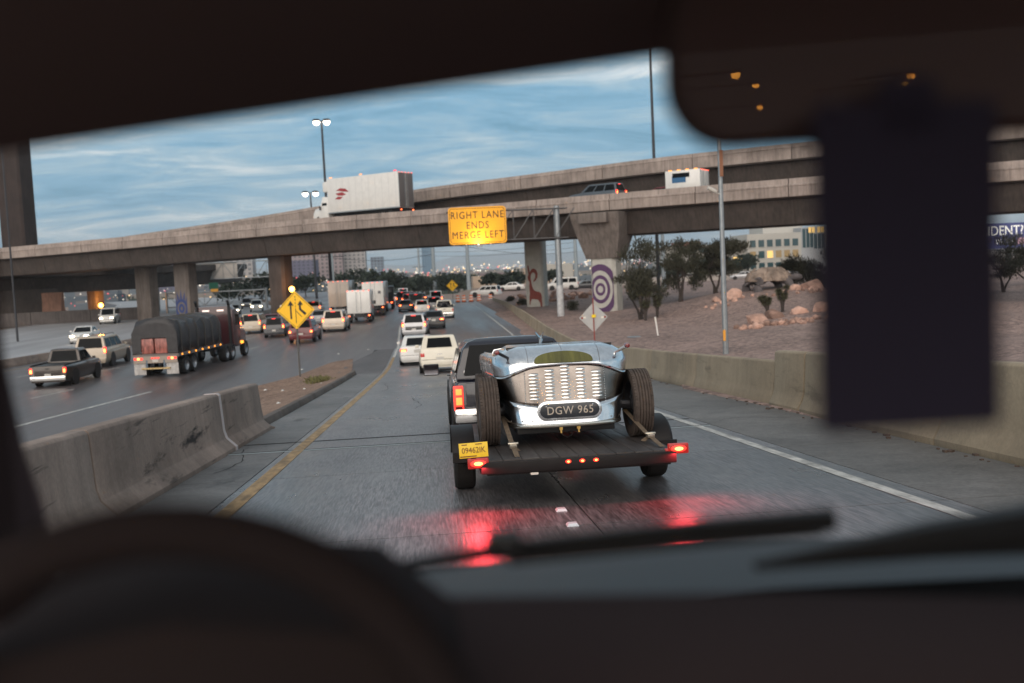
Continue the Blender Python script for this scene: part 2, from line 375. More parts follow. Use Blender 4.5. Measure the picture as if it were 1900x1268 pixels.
GL0 = [(12,-17),(26,-14.5),(33.5,-12.2),(40,-9.6),(45,-8.13),(49.3,-6.6),(56.6,-5.45)]
freeway = struct(sheet('freeway_road', lambda y: lane(y, -15.2 if y < 60 else -15.2), lambda y: (pl(GL0, y)+.5 if y < 50 else (lerp(pl(GL0, 50)+.5, -2.3, min(1,(y-50)/8)) if y < 58 else (-2.3 if y < 64 else pl(RB, y)+.2))), rng(16, 64, 4)+rng(64.01, 200, 4)[0:]+rng(206, 330, 10), lambda y: 0.0, M_asphalt))
onc = struct(sheet('opposite_road', lambda y: lane(y, -48), lambda y: lane(y, -16.2), rng(16, 330, 6), lambda y: -.02, mat('opposite_concrete', (.30, .295, .30), .6, var=.25, scale=.3, stretch=(1.5, .1, 1))))

# ramp: each concrete slab is a piece of its own
ramp = struct(sheet('ramp_road', lambda y: -3.5, lambda y: pl(RB, y)-.02, rng(-8, 64, 3), lambda y: zr(y)-.02, M_joint, under=.3))
M_shoulder_l = concrete('dark_shoulder_concrete', (.135, .13, .127), .12, .5, .3, .6, .5)
COLS = [(-3.32,-2.26,0),(-2.245,1.28,1),(1.295,4.35,1),(4.365,None,0)]
JOINTS = [-8,-4.2,-.1,4.0,8.05,12.1,16.4,20.6,24.9,29.0,33.2,37.3,41.4,45.7,50.2,54.8,59.4,63.9]
for a, b_ in zip(JOINTS, JOINTS[1:]):
    for x0, x1, kind in COLS:
        if kind == 0 and x0 < 0 and a >= 45.7: continue
        g = .007
        f1 = (lambda y, x1=x1: x1) if x1 is not None else (lambda y: pl(RB, y)-.04)
        sheet('slab', lambda y, x0=x0: x0, f1, rng(a+g, b_-g, 1.1), lambda y: zr(y), M_ramp if kind else (M_shoulder if x0 > 0 else M_shoulder_l), ramp, under=.05)
sheet('asphalt_patch', lambda y: max(-5.4+.12*(y-45.7), -4.4), lambda y: -2.262, rng(45.72, 63.9, 1.5), lambda y: zr(y)-.004, M_asph_d, ramp, under=.05)
# painted lines lie on the slabs
def stripe(name, fx, w, ys, z, m, parent):
    b = MB(); rings = []
    for y in ys:
        x = fx(y); rings.append([(x-w/2, y, z(y)), (x+w/2, y, z(y)), (x+w/2, y, z(y)-.003), (x-w/2, y, z(y)-.003)])
    b.loft(rings); return b.build(name, m, parent, smooth=30)
ZL = lambda y: zr(y)+.006
stripe('yellow_line', lambda y: -2.06, .17, rng(-8, 57, 1.1), ZL, M_yellow_line, ramp)
stripe('white_line', lambda y: -2.04, .16, rng(57.1, 63.8, 1), ZL, M_white_line, ramp)
stripe('white_line', lambda y: pl(WL, y), .13, rng(-8, 63.8, 1.1), ZL, M_white_line, ramp)
stripe('white_line', lambda y: pl(WL, y), .14, rng(64.1, 190, 3), lambda y: .006, M_white_line, freeway)
stripe('white_line', lambda y: lerp(-2.0, -2.6, (y-64)/30), .16, rng(64.1, 92, 3), lambda y: .006, M_white_line, freeway)
for off in (-6, -2, -10):
    y = 22.0
    while y < 240:
        stripe('lane_dash', lambda q, off=off: lane(q, off), .13, rng(y, y+3.2, 1.6), lambda q: .006, M_white_line, freeway); y += 12
stripe('edge_line', lambda y: lane(y, 3.2), .2, rng(20, 46, 3), lambda y: .006, M_white_line, freeway)
stripe('edge_line', lambda y: lane(y, -13.6), .15, rng(20, 240, 5), lambda y: .006, M_yellow_line, freeway)
# tar-sealed expansion joint across the ramp
stripe('expansion_joint', lambda y: .6, 7.4, [15.06, 15.16], ZL, mat('joint_seal', (.32, .36, .37), .5), ramp)
stripe('expansion_joint', lambda y: .6, 7.4, [15.17, 15.24], ZL, M_joint, ramp)
stripe('expansion_joint', lambda y: .6, 7.4, [16.37, 16.44], ZL, M_joint, ramp)
# wandering tar-filled cracks in the slabs
rr = random.Random(4)
for x, y, L_, tr_ in ((-.4,22.5,4.0,0),(2.6,13.6,2.2,1),(5.2,15.8,1.4,1),(.9,27.2,3.0,1),(-1.5,30.5,5.0,0),(-2.85,13.0,3.0,0)):
    b = MB(); rings = []; n = 14
    for k in range(n+1):
        t = k/n; px_, py_ = (x+(t-.5)*L_*.8, y+rr.uniform(-.04,.04)+.3*sin(t*4)) if tr_ else (x+rr.uniform(-.03,.03)+.12*sin(t*5), y+t*L_)
        w = .006+.005*rr.random()
        rings.append([(px_, py_-w, zr(py_-w)+.003), (px_, py_+w, zr(py_+w)+.003)] if tr_ else [(px_-w, py_, zr(py_)+.003), (px_+w, py_, zr(py_)+.003)])
    b.loft(rings, closed=False); b.build('crack_seal', M_joint, ramp, smooth=0)
# raised lane markers near the camera
for i, (x, y) in enumerate(((1.10, 8.75), (1.10, 8.05))):
    b = MB(); b.hexa([(-.05,-.05,0),(.05,-.05,0),(.05,.05,0),(-.05,.05,0),(-.035,-.03,.02),(.035,-.03,.02),(.035,.03,.02),(-.035,.03,.02)])
    o = b.build('lane_marker', mat('marker_ceramic', (.75, .75, .78), .25)); o.location = (x, y, zr(y)+.004)
    tag(o, 'small white raised lane marker on the ramp, %s' % ('the one closer to the trailer' if i == 0 else 'the one closer to the dashboard'), 'lane marker', 'lane markers on the ramp')

# gore of dirt between ramp and freeway, with its kerb
GL = [(12,-17),(26,-14.5),(33.5,-12.2),(40,-9.6),(45,-8.13),(49.3,-6.6),(56.6,-5.45),(57.6,-4.5)]
GR = [(12,-3.5),(46,-3.6),(57.6,-4.4)]
b = MB(); vs_ = []; fs_ = []; N = 14
ys = rng(12, 57.6, .8)
for y in ys:
    l, r = pl(GL, y), pl(GR, y)
    for i in range(N+1):
        t = i/N; x = lerp(l, r, t)
        z = lerp(.03, zr(y)+.12 if y < 47 else .03+(zr(y)+.09)*max(0, (57.6-y)/10.6), t**1.6) + .05*sin(3.1*x+1.7*y)*sin(pi*t)*min(1, (57.6-y)/5) + random.uniform(-.02, .02)*sin(pi*t)
        vs_.append((x, y, z))
for j in range(len(ys)-1):
    for i in range(N):
        k = j*(N+1)+i; fs_.append((k, k+1, k+N+2, k+N+1))
b.add(vs_, fs_); gore = struct(b.build('gore_ground', M_dirt, smooth=80))
kerb = bpy.data.objects.new('kerb', None); C.objects.link(kerb); struct(kerb)
yy = rng(19.6, 47, 3.05)
for a, c_ in zip(yy, yy[1:]):
    b = MB(); rings = []
    for y in rng(a+.015, c_-.015, 1.0):
        x = pl(GR, y)+.02; z = zr(y)
        rings.append([(x, y, z-.05), (x+.16, y, z-.05), (x+.15, y, z+.02), (x+.11, y, z+.13), (x-.02, y, z+.14), (x-.02, y, z-.05)])
    b.loft(rings); b.build('kerb_stone', concrete('kerb_concrete', (.13, .105, .09), .2, .45), kerb, smooth=30, bevel=.008)

def jersey(h, flip=1, wt=.16, wb=.40):
    """half section of a safety-shape barrier: list of (offset, z)"""
    return [(-wb/2, -.08), (wb/2, -.08), (wb/2, .06), (wt/2+.07, .20), (wt/2+.035, .32), (wt/2, h-.03), (wt/2-.03, h), (-wt/2+.03, h), (-wt/2, h-.03), (-wt/2-.035, .32), (-wt/2-.07, .20), (-wb/2, .06)]
def barrier(parent, fx, ys, sec, m, zf=zr, name='barrier_segment'):
    b = MB(); rings = []
    for y in ys:
        x = fx(y); dx = (fx(y+.5)-fx(y-.5)); L = hypot(dx, 1); z = zf(y)
        rings.append([(x+o/L, y-o*dx/L, z+q) for o, q in sec])
    b.loft(rings); return b.build(name, m, parent, smooth=25, bevel=.012, seg=2)
lb = thing('median_barrier', 'tall tan concrete barrier with scuffed face at the left of the ramp', 'barrier')
sec = jersey(.90, wt=.24, wb=.66)
for a, c_ in ((-8,-2.2),(-2.2,3.6),(3.6,9.8),(9.8,15.75),(15.8,19.3)):
    barrier(lb, lambda y: -3.42, rng(a+.02, c_-.02, 1.0), sec, M_barr)
b = MB()
b.loft([[(-3.42+o*1.03, y, zr(y)+(q*1.01 if q > 0 else q)) for o, q in sec] for y in (15.72, 15.86)]); b.build('joint_sealant', mat('pale_sealant', (.52, .46, .45), .7), lb)
b = MB()   # broken lower end of the barrier
b.loft([[(-3.42+o*s_, y, zr(y)+q*h_) for o, q in sec] for y, s_, h_ in ((19.29, .99, .99), (19.5, 1.1, .42), (19.8, .8, .1))]); b.build('broken_end', M_barr, lb, smooth=25)

rb = thing('ramp_barrier', 'long low concrete barrier along the right edge of the ramp', 'barrier')
yy = rng(18.1, 140, 6.1)
for a, c_ in zip(yy, yy[1:]):
    barrier(rb, lambda y: pl(RB, y)+.28, rng(a+.012, c_-.012, 1.5), jersey(.83), M_barr_r, lambda y: zr(y) if y < 64 else .01)
b = MB()
rb2 = thing('tall_ramp_barrier', 'taller concrete barrier section beside the lamp post on the ramp right edge', 'barrier')
sec = jersey(1.02, wt=.22, wb=.5)
for a, c_ in ((-8,-1),(-1,5.2),(5.2,11.5),(11.5,16.35),(16.4,18.0)):
    barrier(rb2, lambda y: pl(RB, y)+.28, rng(a+.012, c_-.012, 1.0), sec, M_barr_r)
mbar = thing('freeway_median_wall', 'low concrete wall between the freeway and the oncoming lanes', 'barrier')
yy = rng(50, 260, 10)
for a, c_ in zip(yy, yy[1:]):
    barrier(mbar, lambda y: lane(y, -15.7), rng(a+.015, c_-.015, 2), jersey(.5), M_barr, lambda y: 0)

# ------------------------------------------------------------------ bridges
def frame_path(pts, step):
    """even resampling of a smooth path through points (x, y, z): list of (p, tangent, normal towards the camera side)"""
    P = [Vector(p) for p in pts]; out = []
    for i in range(len(P)-1):
        p0, p1, p2, p3 = P[max(0, i-1)], P[i], P[i+1], P[min(len(P)-1, i+2)]
        n = max(2, int((p2-p1).length/step))
        for k in range(n):
            t = k/n
            out.append(.5*((2*p1)+(p2-p0)*t+(2*p0-5*p1+4*p2-p3)*t*t+(3*p1-p0-3*p2+p3)*t**3))
    out.append(P[-1]); res = []
    for i, p in enumerate(out):
        d = out[min(i+1, len(out)-1)]-out[max(0, i-1)]; d.z = 0; d.normalize()
        res.append((p, d, Vector((d.y, -d.x, 0))))
    return res
def sweep(fr, sec):
    """sec: list of (u, z); u runs away from the near edge"""
    rings = [[(p.x-n.x*u, p.y-n.y*u, p.z+z) for u, z in sec] for p, d, n in fr]
    b = MB(); b.loft(rings); return b
# paths run from the left to the right of the picture, so that the normal (d.y, -d.x) points to the camera side; z is the top of the near parapet
A_PTS = [(-150,205,10.6),(-100,170,10.6),(-56.7,140,10.75),(-32.4,128,11.2),(-13.6,115,11.4),(2.6,103,11.3),(17.1,91,11.2),(32.5,80,11.15),(45.2,72,11.1),(75,55,11.0),(110,36,11.0)]
fa = frame_path(A_PTS, 2.4)
def bridge(root, fr, par, girder, back, every, mp=M_conc, mg=M_conc_d, deck=None):
    i = 0
    while i < len(fr)-1:
        j = min(i+every, len(fr)-1); sub = fr[i:j+1]
        q = [(p.copy(), d, n) for p, d, n in sub]
        q[0] = (q[0][0]+q[0][1]*.04, q[0][1], q[0][2]); q[-1] = (q[-1][0]-q[-1][1]*.04, q[-1][1], q[-1][2])
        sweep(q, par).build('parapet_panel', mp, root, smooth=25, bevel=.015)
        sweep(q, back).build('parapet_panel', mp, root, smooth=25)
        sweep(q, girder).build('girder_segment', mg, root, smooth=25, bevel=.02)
        p, d, n = sub[0]   # diaphragm rib on the girder face
        b = MB()
        g0, g1 = girder[0], girder[1]
        b.loft([[(p.x-n.x*(u-.05)+d.x*w, p.y-n.y*(u-.05)+d.y*w, p.z+z) for u, z in (girder[1], girder[2], (girder[2][0]+.2, girder[2][1]), (girder[1][0]+.2, girder[1][1]))] for w in (-.12, .12)])
        b.build('rib', mg, root)
        i = j
    sweep(fr, deck).build('deck_slab', mg, root, smooth=25)
bridge_a = thing('overpass_bridge', 'long concrete overpass with box truck crossing above the traffic', 'overpass')
PAR_A = [(.02,-1.5),(.0,-1.42),(.0,-.66),(-.05,-.64),(-.05,-.52),(.10,-.48),(.14,0),(.36,0),(.42,-.72),(.42,-1.5)]
GIR_A = [(1.0,-1.62),(.95,-1.70),(1.5,-3.75),(8.9,-3.75),(9.5,-1.70),(9.4,-1.62)]
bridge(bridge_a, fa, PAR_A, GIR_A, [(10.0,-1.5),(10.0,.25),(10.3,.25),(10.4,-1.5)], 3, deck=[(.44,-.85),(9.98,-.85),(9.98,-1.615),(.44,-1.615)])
def near(fr, x):
    return min(fr, key=lambda q: abs(q[0].x-x))
def pier(root, fr, x, w, dep, ztop, m, name='pier', zb=-.6, u=4.6):
    """rectangular pier with chamfered corners under a path; returns (object, matrix of its front face)"""
    p, d, n = near(fr, x); c = p-n*u
    M_ = Matrix(((d.x, -n.x, 0, c.x), (d.y, -n.y, 0, c.y), (0, 0, 1, 0), (0, 0, 0, 1)))   # local x along the bridge, local -y to the camera
    hw, hd, ch = w/2, dep/2, .18
    poly = [(-hw+ch,-hd),(hw-ch,-hd),(hw,-hd+ch),(hw,hd-ch),(hw-ch,hd),(-hw+ch,hd),(-hw,hd-ch),(-hw,-hd+ch)]
    b = MB(); b.prism(poly, 'z', zb, ztop); b.xf(M_); return b.build(name, m, root, smooth=25), M_
def pier_at(root, c, ang, w, dep, zb, ztop, m, ch=.3):
    M_ = Matrix.Translation((c[0], c[1], 0)) @ Matrix.Rotation(ang, 4, 'Z'); hw, hd = w/2, dep/2
    poly = [(-hw+ch,-hd),(hw-ch,-hd),(hw,-hd+ch),(hw,hd-ch),(hw-ch,hd),(-hw+ch,hd),(-hw,hd-ch),(-hw,-hd+ch)]
    b = MB(); b.prism(poly, 'z', zb, ztop); b.xf(M_); return b.build('pier', m, root, smooth=25), M_
ANG_A = -RAD(33)
# spiral pier with its flared cap
sp, MS = pier_at(bridge_a, (16.9, 92.6), ANG_A, 2.5, 2.0, -.6, 5.35, M_white_paint)
b = MB(); b.loft([[(x*w, y*dd, z) for x, y in ((-1,-1),(1,-1),(1,1),(-1,1))] for z, w, dd in ((5.3, 1.55, 1.15), (5.6, 1.62, 1.2), (7.6, 2.15, 1.9), (9.5, 2.45, 2.6))]); b.xf(MS)
b.build('pier_cap', M_pier, bridge_a, smooth=25, bevel=.05)
b = MB(); b.box((0, -2.2, 9.0), (2.8, 1.6, .9)); b.xf(MS); b.build('bearing_block', M_pier, bridge_a, bevel=.04)
def ring(b, cx, cz, a0, b0, a1, b1, y, n=40, clip=1.0, rot=0.0):
    """flat oval ring on a pier face, clipped to the face width"""
    v = []
    for k in range(n):
        t = 2*pi*k/n
        for aa, bb in ((a0, b0), (a1, b1)):
            x = max(-clip, min(clip, cx+aa*cos(t)*cos(rot)-bb*sin(t)*sin(rot))); z = cz+aa*cos(t)*sin(rot)+bb*sin(t)*cos(rot)
            v.append((x, y, z))
    b.add(v, [(2*k, 2*k+1, (2*k+3) % (2*n), (2*k+2) % (2*n)) for k in range(n)])
M_purple = mat('purple_mural_paint', (.085, .035, .10), .7, var=.15, scale=3)
M_mred = mat('dark_red_mural_paint', (.20, .035, .022), .7, var=.15, scale=3)
M_mblue = mat('blue_mural_paint', (.03, .05, .16), .7, var=.15, scale=3)
for a0, b0, a1, b1 in ((.50,.60,.27,.32),(.98,1.32,.70,.98),(1.75,2.35,1.25,1.75)):
    b = MB(); ring(b, -.25, 2.45, a1, b1, a0, b0, -1.012, clip=1.06); b.xf(MS); b.build('mural_ring', M_purple, sp, smooth=0)
# piers under the left spans
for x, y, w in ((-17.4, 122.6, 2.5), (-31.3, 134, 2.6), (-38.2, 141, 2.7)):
    po, MP = pier_at(bridge_a, (x, y), ANG_A, w, 2.0, -.6, 7.6, M_pier if x < -20 else M_conc_d)  # the dark pier has its shade in the concrete colour
    if -33 < x < -30:
        for a0, b0, a1, b1 in ((1.15,1.25,.75,.85),(.55,.6,.2,.25)):
            b = MB(); ring(b, 0, 1.6, a1, b1, a0, b0, -1.012, clip=1.0); b.xf(MP); b.build('mural_ring', M_mblue, po, smooth=0)
        for k in range(7):
            t = pi*(.08+.14*k); b = MB()
            b.add([(max(-1,min(1,1.2*cos(t-.16))), -1.013, 1.6+1.3*sin(t-.16)), (max(-1,min(1,1.2*cos(t+.16))), -1.013, 1.6+1.3*sin(t+.16)), (max(-1,min(1,1.7*cos(t))), -1.013, 1.6+2.5*sin(t))], [(0,1,2)]); b.xf(MP); b.build('mural_feather', M_mblue, po, smooth=0)
# flyover behind
bridge_b = thing('flyover_bridge', 'higher concrete flyover rising behind the overpass to the right', 'overpass')
B_PTS = [(-160,225,5.5),(-90,190,9.2),(-50,158,11.9),(-25.6,138,13.0),(-15.3,130,13.6),(-.7,118,14.5),(12.6,107,14.8),(24.3,97,15.0),(35.9,88,15.0),(49,78,14.9),(80,58,14.8),(115,38,14.8)]
fb = frame_path(B_PTS, 2.4)
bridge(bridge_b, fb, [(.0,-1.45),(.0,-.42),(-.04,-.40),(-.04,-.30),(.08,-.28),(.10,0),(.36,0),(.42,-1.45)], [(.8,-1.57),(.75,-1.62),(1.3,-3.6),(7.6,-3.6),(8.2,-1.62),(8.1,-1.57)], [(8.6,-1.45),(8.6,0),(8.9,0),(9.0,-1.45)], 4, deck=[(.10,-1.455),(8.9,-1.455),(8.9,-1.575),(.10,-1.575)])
shp, MR = pier_at(bridge_b, (12.5, 112.6), ANG_A+.12, 2.15, 1.7, -.6, 11.0, M_white_paint, ch=.2)
b = MB(); b.box((0, -.6, 11.2), (4.2, 6.5, .9)); b.xf(MR); b.build('pier_cap', M_pier, bridge_b, bevel=.05)
for x, y in ((42, 84.5+5), (-20, 141)):
    pier_at(bridge_b, (x, y), ANG_A, 2.2, 1.8, -.6, 11.5, M_pier)
RAM = [(.95,.0),(.72,.0),(.66,.7),(.40,1.05),(-.35,1.15),(-.52,.9),(-.60,.5),(-.72,.55),(-.70,1.3),(-.62,1.9),(-.66,2.6),(-.60,3.1),(-.78,3.35),(-.82,3.75),(-.70,3.95),(-.80,4.9),(-.68,5.1),(-.55,4.6),(-.50,4.2),(-.30,4.55),(.0,4.65),(.32,4.5),(.50,4.1),(.45,3.6),(.20,3.25),(-.02,3.1),(-.10,3.25),(.12,3.5),(.20,3.9),(.08,4.15),(-.15,4.2),(-.35,4.0),(-.42,3.6),(-.36,3.0),(-.26,2.6),(-.10,2.2),(.25,2.0),(.62,1.95),(.85,1.75),(.98,1.3)]
def poly_face(pts, y, M_):
    bm = bmesh.new(); f = bm.faces.new([bm.verts.new(M_ @ Vector((x, y, z))) for x, z in pts]); f.normal_update(); bmesh.ops.triangulate(bm, faces=[f])
    me = bpy.data.meshes.new('mural'); bm.to_mesh(me); bm.free(); return me
me = poly_face([(max(-.86, min(.86, x*.92)), z*.98+.1) for x, z in RAM], -.862, MR); me.materials.append(M_mred); link('mural_ram', me, shp)
# low curved connector bridge on the left, its pier and lamp
bridge_c = thing('connector_bridge', 'dark curved connector bridge under the left end of the overpass', 'overpass')
C_PTS = [(-86,128,8.2),(-70,141,8.0),(-58,152,7.9),(-48,164,7.9),(-41,180,8.0),(-38,200,8.2),(-40,230,8.6)]
fc = [(p, d, Vector((d.y, -d.x, 0))) for p, d, n in frame_path(C_PTS, 2.5)]
sweep(fc, [(0,0),(.0,-1.1),(.6,-1.2),(1.4,-3.6),(7.4,-3.6),(8.2,-1.2),(8.8,-1.1),(8.8,0),(8.5,0),(8.5,-1.0),(.3,-1.0),(.3,0)]).build('girder', M_conc_d, bridge_c, smooth=40)
pier_at(bridge_c, (-54.4, 170), -.5, 2.4, 1.8, -.8, 5.4, M_pier)
b = MB(); b.loft([[(-59.5,149,-.3),(-53.5,155,-.3),(-58,162,-.3),(-64,156,-.3)],[(-63,148,5.0),(-55,155,5.0),(-59,162,5.0),(-67,156,5.0)]]); b.build('abutment', M_conc_d, bridge_c, bevel=.05)
rw = thing('retaining_wall', 'reddish brown sloped retaining wall beyond the oncoming lanes', 'wall')
for i in range(6):
    x = -79+4.2*i; b = MB(); b.hexa([(x,152,-.3),(x+4.16,152,-.3),(x+4.16,154,-.3),(x,154,-.3),(x,153.2,5.2-.16*i),(x+4.16,153.2,5.2-.16*i),(x+4.16,154,5.2-.16*i),(x,154,5.2-.16*i)]); b.build('wall_panel', M_retain, rw, bevel=.02)
lowwall = thing('roadside_wall', 'long low dark wall along the far side of the oncoming lanes', 'wall')
for i in range(7):
    x = -92+8*i; b = MB(); b.box((x, 146+.6*i-2, .75), (7.95, .4, 2.0), rz=.08); b.build('wall_panel', concrete('dark_wall_concrete', (.10, .085, .08), .3, .3), lowwall, bevel=.02)
# tall dark pier at the far left that carries a crossing outside the picture
tp = thing('high_pier', 'tall dark concrete pier rising behind the overpass at the far left', 'pier')
pier_at(tp, (-62.6, 162), -.35, 4.4, 3.2, -.6, 52, concrete('dark_pier_concrete', (.042, .028, .024), .3, .3))
b = MB(); b.box((-62, 162, 53.4), (70, 12, 2.8), rz=.5); b.build('crosshead_deck', M_conc_d, tp)

# ------------------------------------------------------------------ wheels and generic vehicles
WCACHE = {}
def wheel(parent, x, y, r, w, tyre_m=None, rim_m=None, name='wheel'):
    key = (round(r, 3), round(w, 3), tyre_m.name if tyre_m else '', rim_m.name if rim_m else '')
    if key not in WCACHE:
        h = w/2
        b = MB(); b.lathe([(r*.62,-h*.9),(r*.80,-h),(r*.94,-h*.96),(r,-h*.72),(r,h*.72),(r*.94,h*.96),(r*.80,h),(r*.62,h*.9),(r*.60,0),(r*.62,-h*.9)], n=22)
        t = b.mesh('tyre', tyre_m or M_rubber)
        b = MB(); b.lathe([(.001,-h*.35),(r*.2,-h*.55),(r*.5,-h*.5),(r*.6,-h*.88),(r*.63,-h*.86),(r*.63,h*.86),(r*.6,h*.88),(r*.5,h*.5),(r*.2,h*.55),(.001,h*.35)], n=22)
        WCACHE[key] = (t, b.mesh('rim', rim_m or M_rim))
    t, rm = WCACHE[key]
    o = link(name, t, parent); o.location = (x, y, r); q = link('rim', rm, o); return o
def quadpanel(root, name, q, m, out, inset=(.06, .06, .06, .06), th=.012, off=.004):
    """thin pane laid on the quad q (bl, br, tr, tl as seen from outside), inset left,right,bottom,top as fractions"""
    a, b_, c_, d = [Vector(p) for p in q]
    def P(u, v): return (a*(1-u)+b_*u)*(1-v)+(d*(1-u)+c_*u)*v
    l, r_, bo, t = inset
    pts = [P(l, bo), P(1-r_, bo), P(1-r_, 1-t), P(l, 1-t)]
    n = (pts[1]-pts[0]).cross(pts[3]-pts[0]).normalized()
    if n.dot(Vector(out)) < 0: n = -n
    b = MB(); b.hexa([p+n*(off-th) for p in pts]+[p+n*off for p in pts]); return b.build(name, m, root, smooth=0)
KINDS = {
 'sedan': dict(L=4.7, W=1.82, H=1.45, belt=.93, gb=(-1.72, 1.05), gt=(-.95, .25), tops=[(-2.35,.80),(-2.28,.98),(-1.7,1.0),(1.0,.95),(1.7,.86),(2.2,.70),(2.35,.55)], r=.32),
 'suv': dict(L=4.9, W=1.94, H=1.80, belt=1.08, gb=(-2.40, 1.15), gt=(-2.18, .30), tops=[(-2.45,.95),(-2.42,1.08),(1.1,1.10),(1.9,1.05),(2.3,.95),(2.45,.7)], r=.38),
 'hatch': dict(L=4.4, W=1.76, H=1.62, belt=1.02, gb=(-2.12, 1.0), gt=(-1.75, .15), tops=[(-2.2,.85),(-2.16,1.02),(1.0,1.04),(1.7,1.0),(2.1,.85),(2.2,.6)], r=.33),
 'pickup': dict(L=5.5, W=1.95, H=1.80, belt=1.10, gb=(-.50, 1.30), gt=(-.30, .60), tops=[(-2.75,1.0),(-2.72,1.08),(-.55,1.08),(1.3,1.10),(2.1,1.06),(2.6,.95),(2.75,.7)], r=.40),
 'van': dict(L=5.3, W=1.98, H=2.05, belt=1.12, gb=(-2.60, 1.75), gt=(-2.50, 1.05), tops=[(-2.65,.9),(-2.62,1.12),(1.7,1.14),(2.3,1.05),(2.6,.8),(2.65,.6)], r=.36),
}
def paint(name, col, rough=.32, metal=.0):
    return mat('paint_'+name, col, rough, metal, coat=.6, var=.06, scale=2)
def car(name, label, cat, loc, rz, kind, m, lights='tail', group=None, rx=0.0, scale=1.0, hero=False, plate=True, brake=True, rack=False, two=None, cargo=None):
    K = KINDS[kind]; L, Wd, H, belt, r = K['L'], K['W'], K['H'], K['belt'], K['r']
    root = thing(name, label, cat, loc, rz, rx, group)
    if scale != 1.0: root.matrix_world = root.matrix_world @ Matrix.Scale(scale, 4)
    hw = Wd/2; zb = .26 if kind != 'sedan' else .2
    tops = K['tops']; ys = sorted(set([t[0] for t in tops]+[-L/2+.25, L/2-.3, -1.2, 0.0])); rings = []
    for y in ys:
        zt = pl(tops, y); e = 1.0
        if y < -L/2+.12: e = .93
        if y > L/2-.2: e = .86
        elif y > L/2-.6: e = .95
        h = hw*e
        half = [(h*.88, zb), (h*.97, zb+.12), (h, zb+.30), (h, zt-.28), (h*.975, zt-.10), (h*.90, zt)]
        rings.append([(x, y, z) for x, z in half]+[(-x, y, z) for x, z in reversed(half)])
    b = MB(); b.loft(rings)
    body = b.build('body', [m], root, smooth=40, bevel=.05 if hero else .04, seg=3)
    (g0, g1), (t0, t1) = K['gb'], K['gt']; hb, ht = hw*.90, hw*.72
    if kind == 'van': ht = hw*.84
    zt = H; b = MB()
    rings = []
    for f, hwf, a0, a1, z in ((0, 1, 0, 0, belt-.06), (.0, 1, 0, 0, belt), (.55, .86, .5, .5, lerp(belt, zt, .55)), (.9, .3, .9, .9, zt-.07), (1, 0, 1, 1, zt-.015)):
        h = lerp(hb, ht, {0: 0, .55: .5, .9: .88, 1: 1.08}[f]); y0, y1 = lerp(g0, t0, f*(1.0 if f < 1 else 1.12)), lerp(g1, t1, f*(1.0 if f < 1 else 1.06))
        rings.append([(-h, y0, z), (h, y0, z), (h, y1, z), (-h, y1, z)])
    b.loft(rings); b.build('cabin_shell', m, root, smooth=40, bevel=.10 if hero else .07, seg=4 if hero else 3)
    B0, B1, T0, T1 = g0, g1, lerp(g0, t0, .9), lerp(g1, t1, .9); hT = lerp(hb, ht, .88); zT = zt-.07
    quadpanel(root, 'rear_window', [(-hb,B0,belt),(hb,B0,belt),(hT,T0,zT),(-hT,T0,zT)], M_glass, (0,-1,.2), (.15,.15,.14,.10) if hero else (.09,.09,.08,.05), off=.016)
    quadpanel(root, 'windshield', [(hb,B1,belt),(-hb,B1,belt),(-hT,T1,zT),(hT,T1,zT)], M_glass, (0,1,.2), (.06,.06,.06,.05), off=.016)
    cuts = {'sedan': (.14,.52,.92), 'suv': (.04,.36,.66,.95), 'hatch': (.06,.34,.64,.94), 'pickup': (.06,.5,.95), 'van': (.05,.38,.7,.95)}[kind]
    for s in (-1, 1):
        for c0, c1 in zip(cuts, cuts[1:]):
            def P(u, v): return (s*lerp(hb, hT, v), lerp(lerp(B0, B1, u), lerp(T0, T1, u), v), lerp(belt, zT, v))
            quadpanel(root, 'side_window', [P(c0,.1),P(c1-.025,.1),P(c1-.025,.9),P(c0,.9)], M_glass, (s,0,.2), (.02,.02,.02,.02), off=.014)
        b = MB(); b.box((s*(hw+.09), g1-.35, belt+.10), (.17,.08,.13)); b.build('side_mirror', m if not hero else m, root, bevel=.02)
    for y in (-L*.29, L*.31):
        for s in (-1, 1):
            b = MB(); b.lathe([(.001,-.02),(r*1.17,-.02),(r*1.17,.02),(.001,.02)], (s*(hw-.012), y, r*1.0+.02), n=18); b.build('wheel_arch', M_black, root)
            wheel(root, s*(hw-.10), y, r, .21)
    ye, yf = -L/2, L/2
    b = MB(); b.box((0, ye+.02, zb+.20), (Wd*.90, .16, .24)); b.build('rear_bumper', m if kind in ('sedan', 'hatch') else (M_chrome if kind == 'pickup' else m), root, bevel=.03)
    b = MB(); b.box((0, yf-.05, zb+.2), (Wd*.82, .16, .24)); b.build('front_bumper', m, root, bevel=.03)
    lit = lights in ('tail', 'brake')
    zl = {'sedan': .80, 'suv': 1.00, 'hatch': .80, 'pickup': .86, 'van': 1.0}[kind]; hl = {'sedan': .13, 'suv': .34, 'hatch': .16, 'pickup': .28, 'van': .34}[kind]
    wl_ = {'sedan': .34, 'hatch': .18}.get(kind, .15)
    for s in (-1, 1):
        b = MB(); b.box((s*(hw*.93-wl_/2), ye+.045, zl), (wl_, .10, hl)); lens = b.build('tail_light', M_tail if lit else M_tail_dim, root, bevel=.02)
        if lit:
            b = MB(); b.box((s*(hw*.93-wl_/2), ye-.008, zl-hl*.1), (wl_*.68, .012, hl*.6)); b.build('bulb', M_bulb, lens)
        b = MB(); b.box((s*(hw*.66), yf-.10, .66 if kind == 'sedan' else .80), (.34, .22, .15)); hl_ = b.build('headlight', M_head if lights == 'head' else mat('headlamp_glass', (.5, .5, .52), .1, coat=1), root, bevel=.02)
